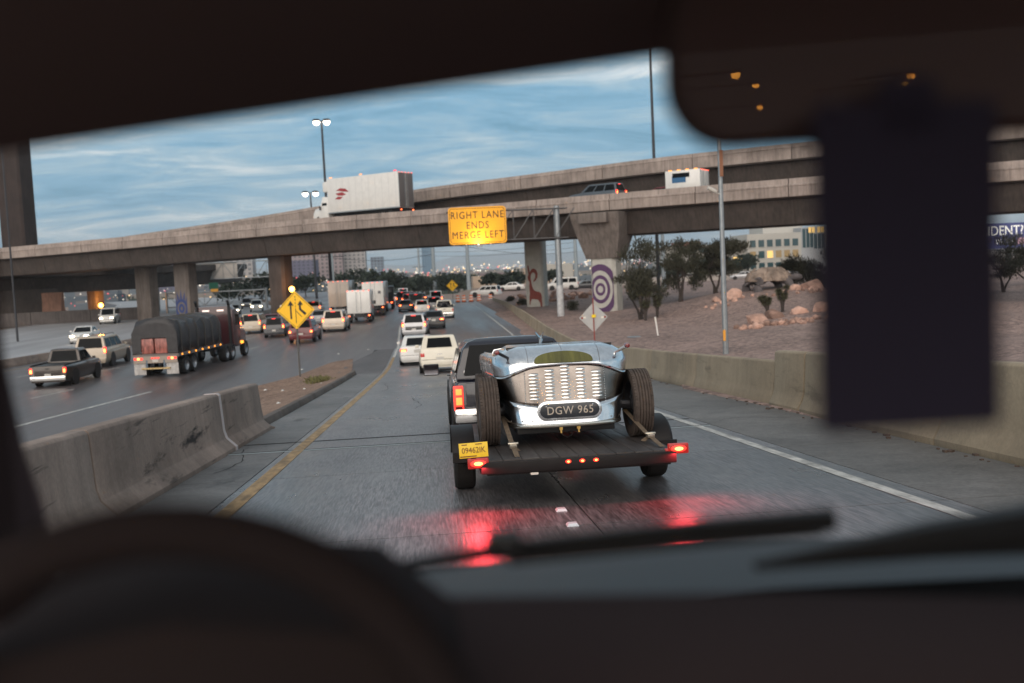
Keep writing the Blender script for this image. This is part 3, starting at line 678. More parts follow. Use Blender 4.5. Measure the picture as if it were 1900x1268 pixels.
    if lit and brake:
        b = MB(); b.box((0, lerp(g0, t0, .9)-.03, H-.13), (.34, .06, .045)); b.build('brake_light', M_tail, root)
    if plate:
        b = MB(); b.box((0, ye-.025 if kind != 'sedan' else ye+.0, zb+.36 if kind != 'sedan' else .74), (.32, .02, .16)); b.build('plate', M_plate_w, root)
    if kind == 'pickup':   # open bed let into the body
        b = MB(); b.box((0, -1.62, 1.086), (Wd*.80, 2.02, .02)); b.build('bed_floor', M_black, root)
        for s in (-1, 1):
            b = MB(); b.box((s*hw*.86, -1.62, 1.12), (.09, 2.1, .08)); b.build('bed_rail', M_black, root, bevel=.015)
        b = MB(); b.box((0, ye+.02, .80), (Wd*.68, .05, .46)); b.build('tailgate', m, root, bevel=.02)
        b = MB(); b.box((0, ye-.01, .95), (.22, .02, .05)); b.build('tailgate_handle', M_black, root)
    if rack:
        for s in (-1, 1):
            b = MB(); b.path([(s*ht*.85, t0+.1, H), (s*ht*.85, t0+.15, H+.07), (s*ht*.85, t1-.2, H+.07), (s*ht*.85, t1-.1, H)], .018); b.build('roof_rail', M_black, root)
    if two:
        b = MB(); b.box((0, ye+.005, zb+.38), (Wd*.66, .06, .42)); b.build('rear_door_panel', two, root, bevel=.02)
    if cargo:
        b = MB()
        for k in range(9): b.box((random.uniform(-.6,.6), random.uniform(-2.4,-.8), 1.2+random.uniform(0,.3)), (random.uniform(.3,.6), random.uniform(.3,.7), random.uniform(.2,.5)), random.uniform(0,3))
        b.build('bed_load', cargo, root)
    if hero:
        b = MB(); b.box((0, ye+.012, zl+.02), (.20, .03, .035)); b.build('emblem', M_chrome, root)
        b = MB(); b.box((0, ye+.05, zb+.335), (Wd*.88, .12, .012)); b.build('bumper_gap', M_black, root)
    return root

# ------------------------------------------------------------------ the polished roadster on the trailer
M_alu = mat('polished_aluminium', (.70, .725, .75), .20, 1.0, var=.16, scale=6, rvar=.10, bump=.16, bscale=2.2)
M_barem = mat('bare_steel_panel', (.215, .19, .172), .22, 1.0, var=.35, scale=4, rvar=.08)
M_louver = mat('highlit_louver_metal', (.92, .89, .85), .26, 1.0)  # highlights on the louvres put into a lighter metal than the panel
HX, HY = 1.335, 10.2
rod = thing('roadster', 'polished bare metal vintage roadster with louvred tail strapped on the trailer', 'car', (HX, HY, zr(HY)+.465), 0.012, -GRADE)
def hwz(z): return pl([(.18,.58),(.35,.62),(.47,.645),(.70,.685),(.84,.70),(.93,.675),(.99,.625),(1.03,.56)], z)
def yz(z): return pl([(.18,-.425),(.36,-.375),(.47,-.365),(.70,-.345),(.82,-.325),(.89,-.285),(.95,-.22),(.99,-.13),(1.015,0.0),(1.02,.5)], z)
TH = [(-1.0, y) for y in (2.0, 1.2, .7)] + [None]*0
def wrap():
    """list of (x fraction, forward offset, |fraction|) round the tail from the left side to the right side"""
    out = [(-1.0, 2.3), (-1.0, 1.5), (-1.0, .95)]
    n = 36
    for k in range(n+1):
        th = -pi/2+pi*k/n
        s_ = sin(th); x = math.copysign(abs(s_)**.80, s_); y = .42*(1-cos(th))**1.7
        out.append((x, y))
    out += [(1.0, .95), (1.0, 1.5), (1.0, 2.3)]
    return out
WR = wrap()
def z_swage(x): return pl([(0,.812),(.35,.806),(.52,.79),(.70,.745),(.86,.695),(.94,.688),(1.0,.715)], abs(x))
def z_low(x): return .395+.10*abs(x)**3
def tail_panel(name, lo, hi, m, steps, off=0.0, round_top=False):
    b = MB(); vs_ = []; n = len(WR)
    for i in range(steps+1):
        t = i/steps
        for x, y in WR:
            z0, z1 = lo(x), hi(x); z = lerp(z0, z1, t)
            vs_.append((x*(hwz(z)+off), yz(z)+y-off*(1-abs(x)**4), z - (.10*max(0, (abs(x)-.8)/.2)**2*max(0, (z-.9)/.12) if round_top else 0)))
    b.add(vs_, [(i*n+j, i*n+j+1, (i+1)*n+j+1, (i+1)*n+j) for i in range(steps) for j in range(n-1)])
    o = b.build(name, m, rod, smooth=60); md = o.modifiers.new('s', 'SOLIDIFY'); md.thickness = .008; md.offset = -1; return o
tail_panel('upper_tail_panel', lambda x: z_swage(x), lambda x: 1.02, M_alu, 14, .010, True)
tail_panel('louvre_panel', lambda x: z_low(x)-.01, lambda x: z_swage(x)+.01, M_barem, 10, 0.0)
tail_panel('lower_valance', lambda x: .20, lambda x: z_low(x), M_alu, 6, .008)
def rear_y(x, z, off=0.0):
    fx = min(1, abs(x)/hwz(z)); s_ = fx**(1/.80); return yz(z)+.42*(1-sqrt(max(0, 1-s_*s_)))**1.7-off
b = MB(); b.path([(x*hwz(z_swage(x))*1.012, rear_y(x*hwz(z_swage(x)), z_swage(x), .014) if abs(x) < .99 else .05, z_swage(x)) for x in [k/20 for k in range(-20, 21)]], .009, 6); b.build('swage_trim', M_chrome, rod)
b = MB(); b.path([(x*.60, rear_y(x*.6, .2, .02), .205) for x in [k/14 for k in range(-14, 15)]], .018, 8); b.build('bottom_lip', mat('worn_bright_edge', (.85, .80, .70), .25, 1.0), rod)
for sx_ in (-.36, .0, .37):   # seams between the upper skins
    zs_ = [.955+.06*k/5 for k in range(6)] if sx_ == 0 else [z_swage(sx_/.7)+.02+(1.0-z_swage(sx_/.7)-.02)*k/9 for k in range(10)]
    b = MB(); b.path([(sx_, rear_y(sx_, z, .0125), z) for z in zs_], .0022, 5); b.build('panel_seam', mat('dark_seam', (.10,.09,.085), .6), rod)
for k in range(12):   # screws along the valance
    x = -.55+1.1*k/11
    if abs(x-.02) < .34: continue
    b = MB(); b.lathe([(.001,-.007),(.006,-.005),(.009,0)], (x, rear_y(x, .26, .008), .26), 'y', n=8); b.build('valance_screw', mat('dull_screw', (.25,.24,.23), .5, .8), rod)
# top: tonneau and cockpit surround, cowl and hood ahead of it
b = MB(); b.loft([[(-w,y,z-.10),(-w*.93,y,z-.02),(-w*.6,y,z+.01),(0,y,z+.018),(w*.6,y,z+.01),(w*.93,y,z-.02),(w,y,z-.10),(w*.95,y,.32),(-w*.95,y,.32)] for y, w, z in ((-.02,.60,.99),(.35,.66,1.0),(.75,.66,.985),(.78,.60,.78),(1.25,.58,.76),(1.28,.62,.985),(1.55,.58,.97),(2.6,.36,.90),(2.68,.30,.86))]); b.build('body_tub', M_alu, rod, smooth=40)
b = MB(); b.box((0,-.04,.975),(1.10,.012,.05)); b.build('tonneau_edge', M_black, rod)
# slot window
def slot(w, h, zc, off, n=16):
    pts = [(-w/2+.02, -h*.5), (w/2-.02, -h*.5)] + [(w/2*cos(pi*k/n), -h*.42+h*.92*sin(pi*k/n)**.75) for k in range(n+1)]
    return [(x, rear_y(x, zc+z, off), zc+z) for x, z in pts]
def slab_from(pts, d):
    b = MB(); n = len(pts); b.loft([[(x, y, z) for x, y, z in pts], [(x, y+d, z) for x, y, z in pts]]); return b
slab_from(slot(.66, .142, .885, .016), .03).build('window_frame', M_alu, rod, bevel=.004)
wg = slab_from(slot(.60, .115, .885, .020), .02).build('rear_slot_window', mat('olive_tinted_glass', (.10, .095, .02), .12, coat=.4, var=.6, scale=9, stretch=(1, .1, .1)), rod)
# louvres
lv = MB()
def louver_mesh():
    b = MB(); rings = []
    for k in range(7):
        x = -.050+.1*k/6; s_ = sqrt(max(.02, 1-(abs(x)/.052)**2.6))
        rings.append([(x, 0, .015*s_), (x, -.010*s_, .010*s_), (x, -.019*s_, -.004), (x, -.017*s_, -.011*s_), (x, 0, -.011*s_)])
    b.loft(rings); return b.mesh('louver', M_louver, smooth=50)
LM = louver_mesh()
for ci, cx in enumerate((-.315, -.155, .003, .160, .318)):
    n_ = (8, 9, 10, 9, 8)[ci]
    for k in range(n_):
        z = .478+.0345*k; o = link('louver', LM, rod); o.location = (cx, rear_y(cx, z, .004), z); o.rotation_euler = (RAD(4), 0, RAD(-14)*cx)
for s in (-1, 1):
    b = MB()
    for k in range(15):
        z = .42+.024*k; x = s*.405; b.lathe([(.001,-.007),(.005,-.005),(.008,0)], (x, rear_y(x, z, .001), z), 'y', n=6)
    b.build('rivet_row', M_chrome, rod)
b = MB()
for k in range(40):
    x = -.5+1.0*k/39; z = z_swage(x/.69)-.014; b.lathe([(.001,-.006),(.004,-.004),(.006,0)], (x, rear_y(x, z, .001), z), 'y', n=6)
b.build('rivet_row', mat('dark_rivet', (.05,.045,.04), .5, .8), rod)
# number plate
def pill(w, h, y, d, n=10):
    r = h/2; pts = [(w/2-r+r*cos(a), r*sin(a)) for a in [-pi/2+pi*k/n for k in range(n+1)]]+[(-w/2+r+r*cos(a), r*sin(a)) for a in [pi/2+pi*k/n for k in range(n+1)]]
    b = MB(); b.loft([[(x, y, z) for x, z in pts], [(x, y+d, z) for x, z in pts]]); return b
npz, npx = .352, .022
pb = pill(.660, .196, -.425, .06).build('plate_surround', M_alu, rod, bevel=.008); pb.location = (npx, 0, npz)
pp = pill(.600, .142, -.434, .02).build('number_plate', mat('plate_black', (.012, .016, .022), .35, coat=.3), rod, bevel=.003); pp.location = (npx, 0, npz)
tm = link('plate_characters', text_mesh('DGW 965', .112, .003, mat('plate_characters', (.50, .43, .36), .5), sx=.92, spacing=1.1), pp); tm.location = (.004, -.438, -.002)
for s in (-1, 1):   # plate bolts
    b = MB(); b.lathe([(.001,-.006),(.006,-.004),(.009,0)], (s*.235, -.434, .045), 'y', n=8); b.build('bolt', M_chrome, pp)
# stalk tail lamps
for s in (-1, 1):
    b = MB(); b.path([(s*.53,-.20,.885),(s*.60,-.25,.925),(s*.655,-.27,.955)], [.013,.016,.016]); st = b.build('lamp_stalk', M_chrome if s > 0 else M_steel_d, rod)
    b = MB(); b.lathe([(.001,-.045),(.022,-.042),(.027,-.02),(.027,.03),(.001,.04)], (s*.665,-.28,.962), 'y', n=12); b.build('stalk_lamp', mat('dark_ruby_lens', (.16, .006, .008), .15, coat=.5), st)
# winged mascot on the cowl
b = MB(); b.path([(0,1.5,.985),(0,1.48,1.05),(0,1.44,1.08)], [.02,.028,.012]); mas = b.build('mascot', M_chrome, rod)
for s in (-1, 1):
    b = MB(); b.hexa([(0,1.44,1.05),(s*.01,1.50,1.05),(s*.05,1.54,1.12),(s*.045,1.53,1.13),(0,1.45,1.08),(s*.012,1.51,1.07),(s*.055,1.55,1.14),(s*.045,1.54,1.15)]); b.build('wing', M_chrome, mas)
# running gear
def big_tyre(x, y, r, w):
    b = MB(); h = w/2; prof = [(r*.66,-h*.75),(r*.80,-h),(r*.93,-h*.95),(r*.985,-h*.74)]
    nr = 5; ww = h*1.44
    for k in range(nr):
        x0 = -h*.72+ww*k/nr; x1 = -h*.72+ww*(k+1)/nr
        prof += [(r, x0+.004), (r, x1-.010), (r-.013, x1-.008), (r-.013, x1-.001)]
    prof += [(r*.985, h*.74),(r*.93,h*.95),(r*.80,h),(r*.66,h*.75),(r*.64,0),(r*.66,-h*.75)]
    b.lathe(prof, n=48); o = b.build('wheel', M_rubber_br, rod); o.location = (x, y, r)
    b = MB()
    for k in range(64):   # shoulder tread blocks
        a = 2*pi*k/64
        for s in (-1, 1): b.box((s*h*.80, cos(a)*(r-.012), sin(a)*(r-.012)), (.022, .020, .028), rx=a)
    tag(b.build('tread_blocks', M_rubber_br, o), None, None, None, 'stuff')
    b = MB(); b.lathe([(.001,-h*.5),(.06,-h*.8),(.09,-h*.5),(r*.6,-h*.3),(r*.66,-h*.8),(r*.68,-h*.7),(r*.68,h*.7),(r*.66,h*.8),(r*.6,h*.3),(.09,h*.5),(.06,h*.8),(.001,h*.5)], n=32); b.build('rim', M_steel_d, o)
    return o
for s in (-1, 1):
    big_tyre(s*.785+.02, 0, .355, .21); big_tyre(s*.68, 2.25, .33, .14)
b = MB(); b.tube((-.72,0,.35),(.72,0,.35),.045); b.lathe([(.001,-.12),(.11,-.08),(.13,0),(.11,.08),(.001,.12)],(0,0,.35),'y',n=14); b.build('rear_axle', M_steel_d, rod)
b = MB(); b.tube((-.60,2.25,.33),(.60,2.25,.33),.03); b.build('front_axle', M_steel_d, rod)
b = MB(); b.box((-.42,1.15,.27),(.07,2.4,.12)); b.box((.42,1.15,.27),(.07,2.4,.12)); b.box((0,-.12,.17),(1.0,.30,.10)); b.box((0,.4,.2),(.5,.6,.14)); b.build('chassis_frame', M_black, rod, bevel=.01)
for s in (-1, 1):
    b = MB(); b.path([(s*.50,-.05,.16),(s*.42,.0,.13),(s*.22,-.03,.12)], .02); b.build('exhaust_pipe', mat('brassy_fitting', (.55,.36,.12), .3, 1.0), rod)
    b = MB(); b.box((s*.09+.03,-.31,.165),(.035,.03,.035)); b.box((s*.09+.03,-.31,.13),(.015,.02,.03)); b.build('hook', MATS['brassy_fitting'], rod)
b = MB(); b.path([(-.04,-.30,.16),(-.05,-.32,.10),(.0,-.33,.07),(.05,-.32,.10),(.05,-.3,.16)], .005, 5); b.build('wire_loop', M_black, rod)

# ------------------------------------------------------------------ trailer
TX, TY = 1.31, 10.4
trl = thing('car_trailer', 'low black flatbed car trailer with lit red tail lamps', 'trailer', (TX, TY, zr(TY)+.004), 0, -GRADE)
M_trl = mat('trailer_black_paint', (.014, .012, .012), .5, spec=.2, var=.3, scale=4)
M_wood = mat('trailer_deck_plank', (.040, .032, .029), .6, var=.3, scale=6, stretch=(3, .3, 1), rnd=.25, rvar=.15)
for k in range(10):
    w = 1.74/10; b = MB(); b.box((-.87+w*(k+.5), .45, .445), (w-.005, 3.86, .03)); b.build('deck_plank', M_wood, trl, bevel=.003)
b = MB(); b.box((0,-1.49,.395),(1.80,.06,.105)); b.box((0,-1.47,.34),(1.70,.05,.03)); b.build('rear_beam', M_trl, trl, bevel=.008)
for s in (-1, 1):
    b = MB(); b.box((s*.885,.45,.40),(.05,3.86,.11)); b.build('side_rail', M_trl, trl, bevel=.008)
    # rounded fender
    b = MB(); x0, x1 = sorted((s*.905, s*1.135)); rings = []
    for k in range(19):
        a = pi*(.02+.96*k/18); ry, rz_ = .47, .40
        y, z = -cos(a)*ry, .27+rz_*sin(a)**.62
        rings.append([(x0,y,z),(x1-.02*(s>0),y,z),(x1,y*.99,z-.02),(x1,y*.97,z-.05),(x1-.012,y*.97,z-.05),(x0,y*.97,z-.014)])
    b.loft(rings); b.build('fender', M_trl, trl, smooth=50, bevel=.004)
    wheel(trl, s*1.01, 0, .335, .22, rim_m=mat('white_spoke_rim', (.55,.55,.53), .4))
    b = MB(); b.box((s*1.0,-.62,.40),(.26,.02,.10)); b.build('fender_skirt', M_trl, trl)
b = MB(); b.tube((-.95,0,.33),(.95,0,.33),.035); b.build('axle', M_trl, trl)
b = MB(); b.box((-.45,2.75,.38),(.08,1.2,.08),rz=-.55); b.box((.45,2.75,.38),(.08,1.2,.08),rz=.55); b.box((0,3.25,.38),(.10,.5,.09)); b.build('tongue', M_trl, trl, bevel=.008)
b = MB()
for k in range(4): b.box((0,-1.0+.95*k,.375),(1.72,.05,.08))
b.build('cross_member', M_trl, trl)
for s, zc_ in ((-1, .445), (1, .468)):
    x = s*.925
    b = MB(); b.box((x,-1.485,zc_),(.19,.05,.095)); b.box((x-s*.04,-1.46,zc_-.02),(.16,.05,.04)); lamp = b.build('tail_lamp', mat('glowing_lamp_housing', (.10,.008,.008), .3, emit=(1,.02,.01), es=.35), trl, bevel=.012)  # glow of the lens spread over the housing as emission
    b = MB(); b.loft([[(x+.068*cos(a)*k_, y, zc_+.030*sin(a)*k_) for a in [2*pi*j/18 for j in range(18)]] for y, k_ in ((-1.508,1.08),(-1.518,1.0),(-1.522,.6))]); b.build('lens', M_tail, lamp, smooth=50)
    b = MB(); b.loft([[(x+.044*cos(a)*k_, y, zc_+.018*sin(a)*k_) for a in [2*pi*j/14 for j in range(14)]] for y, k_ in ((-1.520,1.0),(-1.527,.7))]); b.build('bulb', emis('tail_bulb_core', (1.0,.36,.07), 7.0), lamp)
    al = bpy.data.lights.new('tail_lamp_light', 'AREA'); al.shape = 'RECTANGLE'; al.size = .13; al.size_y = .05; al.energy = 11.0; al.color = (1.0,.045,.06); al.spread = RAD(180)
    ao = bpy.data.objects.new('tail_lamp_light', al); C.objects.link(ao); ao.parent = lamp; ao.location = (x, -1.54, zc_-.02); ao.rotation_euler = (RAD(-42), 0, 0)
for k, x in enumerate((-.105, .024, .150)):
    b = MB(); b.loft([[(x+.026*cos(a)*q, y, .415+.017*sin(a)*q) for a in [2*pi*j/12 for j in range(12)]] for y, q in ((-1.521,1.0),(-1.529,.8),(-1.532,.4))]); im = b.build('marker_lamp', M_tail, trl)
    b = MB(); b.loft([[(x+.013*cos(a), y, .415+.009*sin(a)) for a in [2*pi*j/8 for j in range(8)]] for y in (-1.532,-1.535)]); b.build('bulb', M_bulb, im)
# yellow plate
b = MB(); b.box((0,0,0),(.262,.006,.135)); tpl = b.build('trailer_plate', mat('plate_yellow', (.92,.60,.02), .4, var=.06, scale=9), trl, bevel=.002); tpl.location = (-.962,-1.505,.570); tpl.rotation_euler = (RAD(-6), RAD(-1.5), 0)
tm = link('plate_characters', text_mesh('09462IK', .074, .002, mat('plate_red_ink', (.20,.07,.01), .6), sx=.86), tpl); tm.location = (0, -.005, -.002)
b = MB(); b.box((-.05,-.004,-.054),(.15,.002,.010)); b.box((.05,-.004,.052),(.06,.002,.009)); b.box((-.08,-.004,.052),(.05,.002,.009)); b.build('plate_legend', MATS['plate_red_ink'], tpl)
b = MB(); b.box((-.965,-1.485,.53),(.05,.03,.16)); b.build('plate_bracket', M_trl, trl)
b = MB(); b.box((-.42,-1.52,.325),(.07,.02,.018)); b.build('reflector', mat('white_reflector', (.8,.75,.65), .3), trl)
# ratchet straps
M_web = mat('strap_webbing', (.14,.10,.065), .85, var=.3, scale=20, bump=.4, bscale=80)
def strap(side, pts, label):
    r_ = thing('ratchet_strap', label, 'strap', (TX, TY, zr(TY)+.004), 0, -GRADE, 'straps tying down the roadster')
    b = MB(); w = .024
    P = [Vector(p) for p in pts]; rings = []
    for p in P: rings.append([(p.x-w,p.y,p.z),(p.x+w,p.y,p.z),(p.x+w,p.y+.006,p.z+.004),(p.x-w,p.y+.006,p.z+.004)])
    b.loft(rings); b.build('webbing', M_web, r_)
    q = P[-2].lerp(P[-1], .25); d = (P[-1]-P[-2]).normalized()
    b = MB(); b.box(q+Vector((0,-.015,.012)), (.07,.10,.035), rx=atan2(d.z, d.y)+pi); b.tube(q+Vector((-.05,-.03,.03)), q+Vector((.05,-.03,.03)), .012); b.build('ratchet', mat('zinc_ratchet', (.55,.50,.42), .35, .9), r_, bevel=.006)
    b = MB(); e_ = P[-1]; b.tube(e_, e_+Vector((0,-.03,-.05)), .008); b.build('hook', M_steel_d, r_)
    b = MB(); b.hexa([q+Vector(v) for v in ((-.03-.06*side,.0,-.04),(.01-.06*side,.0,-.05),(.02,.02,.0),(-.02,.02,.0),(-.03-.06*side,.006,-.035),(.01-.06*side,.006,-.045),(.02,.026,.005),(-.02,.026,.005))]); b.build('loose_end', M_web, r_)
strap(-1, [(-.60,-.05,.78),(-.585,-.50,.68),(-.57,-.95,.55),(-.555,-1.35,.465)], 'tan ratchet strap from the roadster left wheel to the deck edge')
strap(1, [(.70,-.15,.74),(.735,-.45,.66),(.77,-.85,.56),(.82,-1.30,.47)], 'tan ratchet strap from the roadster right wheel to the deck edge')

# ------------------------------------------------------------------ tow pickup with canopy
PX, PY = 1.16, 13.9
tow = thing('tow_pickup', 'dark navy pickup with canopy towing the trailer', 'pickup', (PX, PY, zr(PY)+.004), 0.0, -GRADE)
M_navy = mat('navy_paint', (.010, .012, .022), .22, coat=.6, var=.1, scale=2)
hw = .86
b = MB(); rings = []
for y, zt, e in ((0,.94,.965),(.05,.98,.985),(.12,.985,1.0),(1.9,.985,1.0),(2.0,1.0,1.0),(3.6,1.0,1.0),(4.4,.96,.98),(4.9,.84,.94),(5.05,.6,.88)):
    h = hw*e; half = [(h*.93,.34),(h*.985,.44),(h,.60),(h,.78),(h*.97,.90),(h*.93,zt)]
    rings.append([(x,y,z) for x, z in half]+[(-x,y,z) for x, z in reversed(half)])
b.loft(rings); b.build('body', M_navy, tow, smooth=45, bevel=.02)
b = MB(); rings = []   # canopy
for z, h, y0, y1 in ((.975,.80,.02,1.9),(1.05,.80,.03,1.9),(1.40,.70,.12,1.9),(1.50,.62,.17,1.9),(1.545,.50,.24,1.9),(1.56,.30,.30,1.9)):
    rings.append([(-h,y0,z),(-h*.5,y0-.02,z),(h*.5,y0-.02,z),(h,y0,z),(h,y1,z),(-h,y1,z)])
b.loft(rings); b.build('canopy', M_navy, tow, smooth=50, bevel=.02)
quadpanel(tow, 'canopy_rear_window', [(-.78,.0,1.03),(.78,.0,1.03),(.66,.105,1.46),(-.66,.105,1.46)], M_glass, (0,-1,.2), (.05,.05,.02,.02), off=.03)
for s in (-1, 1):
    for y0, y1 in ((.30,1.0),(1.06,1.75)):
        quadpanel(tow, 'canopy_side_window', [(s*.805,y0,1.06),(s*.805,y1,1.06),(s*.715,y1,1.38),(s*.715,y0,1.38)], mat('amber_tinted_glass', (.02,.016,.012), .06, coat=1.0), (s,0,.2), (.02,.02,.02,.02), off=.014)  # amber reflections put in as a warm tint of the glass
b = MB(); rings = []   # cab
for z, h, y0, y1 in ((.98,.79,1.96,3.75),(1.05,.79,1.96,3.65),(1.40,.68,2.02,3.15),(1.52,.60,2.10,2.95),(1.55,.45,2.2,2.85)):
    rings.append([(-h,y0,z),(h,y0,z),(h,y1,z),(-h,y1,z)])
b.loft(rings); b.build('cab', M_navy, tow, smooth=50, bevel=.03)
for s in (-1, 1):
    for y0, y1 in ((2.05,2.65),(2.72,3.3)):
        quadpanel(tow, 'side_window', [(s*.79,y0,1.06),(s*.79,y1,1.06),(s*.69,y1-.1*(y1>3),1.40),(s*.69,y0,1.40)], M_glass, (s,0,.2), (.02,.02,.02,.02), off=.014)
    b = MB(); b.tube((s*.80,3.35,1.03),(s*1.0,3.45,1.03),.018); arm = b.build('mirror_arm', M_black, tow)
    b = MB(); b.box((s*1.15,3.47,1.03),(.27,.10,.20)); b.build('mirror_housing', M_black, arm, bevel=.025)
    b = MB(); b.box((s*1.15,3.412,1.03),(.235,.012,.165)); b.build('mirror_glass', mat('mirror_glass', (.62,.66,.72), .03, 1.0), arm)
    b = MB(); b.box((s*.79,.0,.725),(.135,.10,.345)); tl = b.build('tail_light', M_tail, tow, bevel=.015)
    for zc_, hh in ((.815,.085),(.685,.105)):
        b = MB(); b.box((s*.785,-.055,zc_),(.085,.012,hh)); b.build('bulb', emis('tail_bulb_hot_near', (1.0,.22,.04), 2.8), tl, bevel=.01)
    b = MB(); b.box((s*.79,-.052,.585),(.10,.01,.05)); b.build('reverse_lens', mat('dark_red_lens', (.12,.01,.01), .2), tl)
    for y in (.95, 4.1):
        b = MB(); b.lathe([(.001,-.015),(.42,-.015),(.42,.015),(.001,.015)], (s*(hw-.008), y, .40), n=20); b.build('wheel_arch', M_black, tow)
        wheel(tow, s*(hw-.10), y, .36, .24)
b = MB(); b.box((0,-.06,.48),(1.70,.14,.20)); b.build('rear_bumper', M_chrome, tow, bevel=.03)
b = MB(); b.box((0,-.005,.72),(1.36,.03,.42)); tg = b.build('tailgate', M_navy, tow, bevel=.015)
b = MB(); b.box((0,-.028,.84),(.24,.02,.06)); b.build('handle', M_black, tg)
b = MB(); b.lathe([(.001,-.004),(.055,-.004),(.055,.004),(.001,.004)], (0,0,0), 'y', n=20); o = b.build('oval_sticker', mat('sticker_white', (.8,.8,.78), .5), tow); o.location = (-.63,.012,1.09); o.rotation_euler = (RAD(-13),0,0); o.scale = (1.25,1,.8)
b = MB(); b.path([(.38,-.02,1.40),(.385,-.03,1.33),(.38,-.03,1.28)], [.02,.012,.016]); b.build('window_latch', M_chrome, tow)
b = MB(); b.tube((-.86,1.95,.98),(-.90,2.0,.98),.01); b.build('fuel_cap', M_navy, tow)
b = MB()
for s in (-1, 1): b.box((s*.815,.95,.965),(.03,1.8,.03))
b.build('canopy_rail', M_chrome, tow)

# ------------------------------------------------------------------ signs and posts
def diamond(b, w, y, d, n=4, r=.06):
    """rounded diamond plate of diagonal w in the xz plane"""
    h = w/2; pts = []
    for k in range(4):
        a0 = k*pi/2; cx, cz = (h-r*1.41)*cos(a0), (h-r*1.41)*sin(a0)
        for j in range(n+1):
            a = a0-pi/4+pi/2*j/n; pts.append((cx+r*cos(a), cz+r*sin(a)))
    b.loft([[(x, y, z) for x, z in pts], [(x, y+d, z) for x, z in pts]]); return b
def flat(root, name, pts, y, m, d=.004):
    bm = bmesh.new(); f = bm.faces.new([bm.verts.new((x, y, z)) for x, z in pts]); f.normal_update(); bmesh.ops.triangulate(bm, faces=[f]); me = bpy.data.meshes.new(name); bm.to_mesh(me); bm.free()
    me.materials.append(m); o = link(name, me, root); md = o.modifiers.new('s', 'SOLIDIFY'); md.thickness = d; md.offset = 0; return o
def merge_sign(label, loc, rz, w=1.86, zc_=3.26):
    r_ = thing('merge_sign', label, 'road sign', loc, rz)
    b = MB(); b.box((0,.06,zc_/2-.15),(.075,.06,zc_+.7)); b.build('post', mat('dull_post_steel', (.09,.085,.08), .6, .3), r_)
    b = MB(); diamond(b, w, 0, .012); pa = b.build('panel', M_sign_y, r_); pa.location = (0,0,zc_)
    f = w/1.86
    def F(name, pts): flat(pa, name, [(x*f, z*f) for x, z in pts], -.006, M_ink)
    F('arrow', [(-.27,-.42),(-.19,-.42),(-.19,.22),(-.08,.22),(-.23,.46),(-.38,.22),(-.27,.22)])
    F('arrow', [(.44,-.26),(.52,-.16),(.27,.06),(.27,.24),(.38,.24),(.24,.46),(.10,.24),(.17,.24),(.17,.02)])
    for z0, z1 in ((.60,.68),(.46,.54),(.30,.38),(.14,.22)): F('dash', [(-.012,z0),(.022,z0),(.022,z1),(-.012,z1)])
    F('line', [(-.01,-.62),(.02,-.62),(.02,.08),(-.01,.08)]); F('line', [(.02,-.06),(.02,-.02),(.30,-.32),(.28,-.34)])
    # border line
    b = MB(); h = .86*f
    for k in range(4):
        a, c_ = k*pi/2, (k+1)*pi/2; p0, p1 = Vector((h*cos(a),-.006,h*sin(a))), Vector((h*cos(c_),-.006,h*sin(c_))); d = (p1-p0).normalized(); nn = Vector((-d.z,0,d.x))*.010
        p0 += d*.05; p1 -= d*.05; b.hexa([p0-nn,p1-nn,p1-nn+Vector((0,.003,0)),p0-nn+Vector((0,.003,0)),p0+nn,p1+nn,p1+nn+Vector((0,.003,0)),p0+nn+Vector((0,.003,0))])
    b.build('border', M_ink, pa); return r_
merge_sign('yellow diamond merge sign on a steel post in the dirt gore', (-6.3, 48.6, .02), -.13)
merge_sign('distant yellow diamond merge sign above the orange barrels', (3.9, 150, .02), 0, 1.75, 2.6)
# grey diamond sign seen from behind, with red and yellow reflectors
gs = thing('diamond_sign', 'pale grey diamond sign with small reflectors beyond the ramp barrier', 'road sign', (9.2, 55, gz(9.2, 55)), .12)
zc_ = 1.85-gz(9.2, 55)
b = MB(); diamond(b, 1.66, 0, .012); pa = b.build('panel', mat('bare_aluminium_sign', (.48,.47,.45), .5, .2, var=.08, scale=3), gs); pa.location = (0,0,zc_)
b = MB(); b.box((0,-.03,zc_/2+.55),(.05,.04,zc_+1.1)); b.build('post', mat('red_post_paint', (.28,.03,.02), .6), gs)
for nm_, x, z, w, h, m in (('reflector',-.66,0,.12,.10,MATS['red_post_paint']),('reflector',.66,0,.12,.10,MATS['red_post_paint']),('reflector',-.52,.02,.16,.10,mat('white_reflector', (.8,.75,.65), .3)),('reflector',.52,-.02,.16,.10,MATS['white_reflector']),('reflector',0,.08,.24,.17,mat('yellow_reflector', (.95,.65,.02), .4))):
    b = MB(); b.box((x,-.06 if x == 0 else -.012,z),(w,.012,h)); b.build(nm_, m, pa)

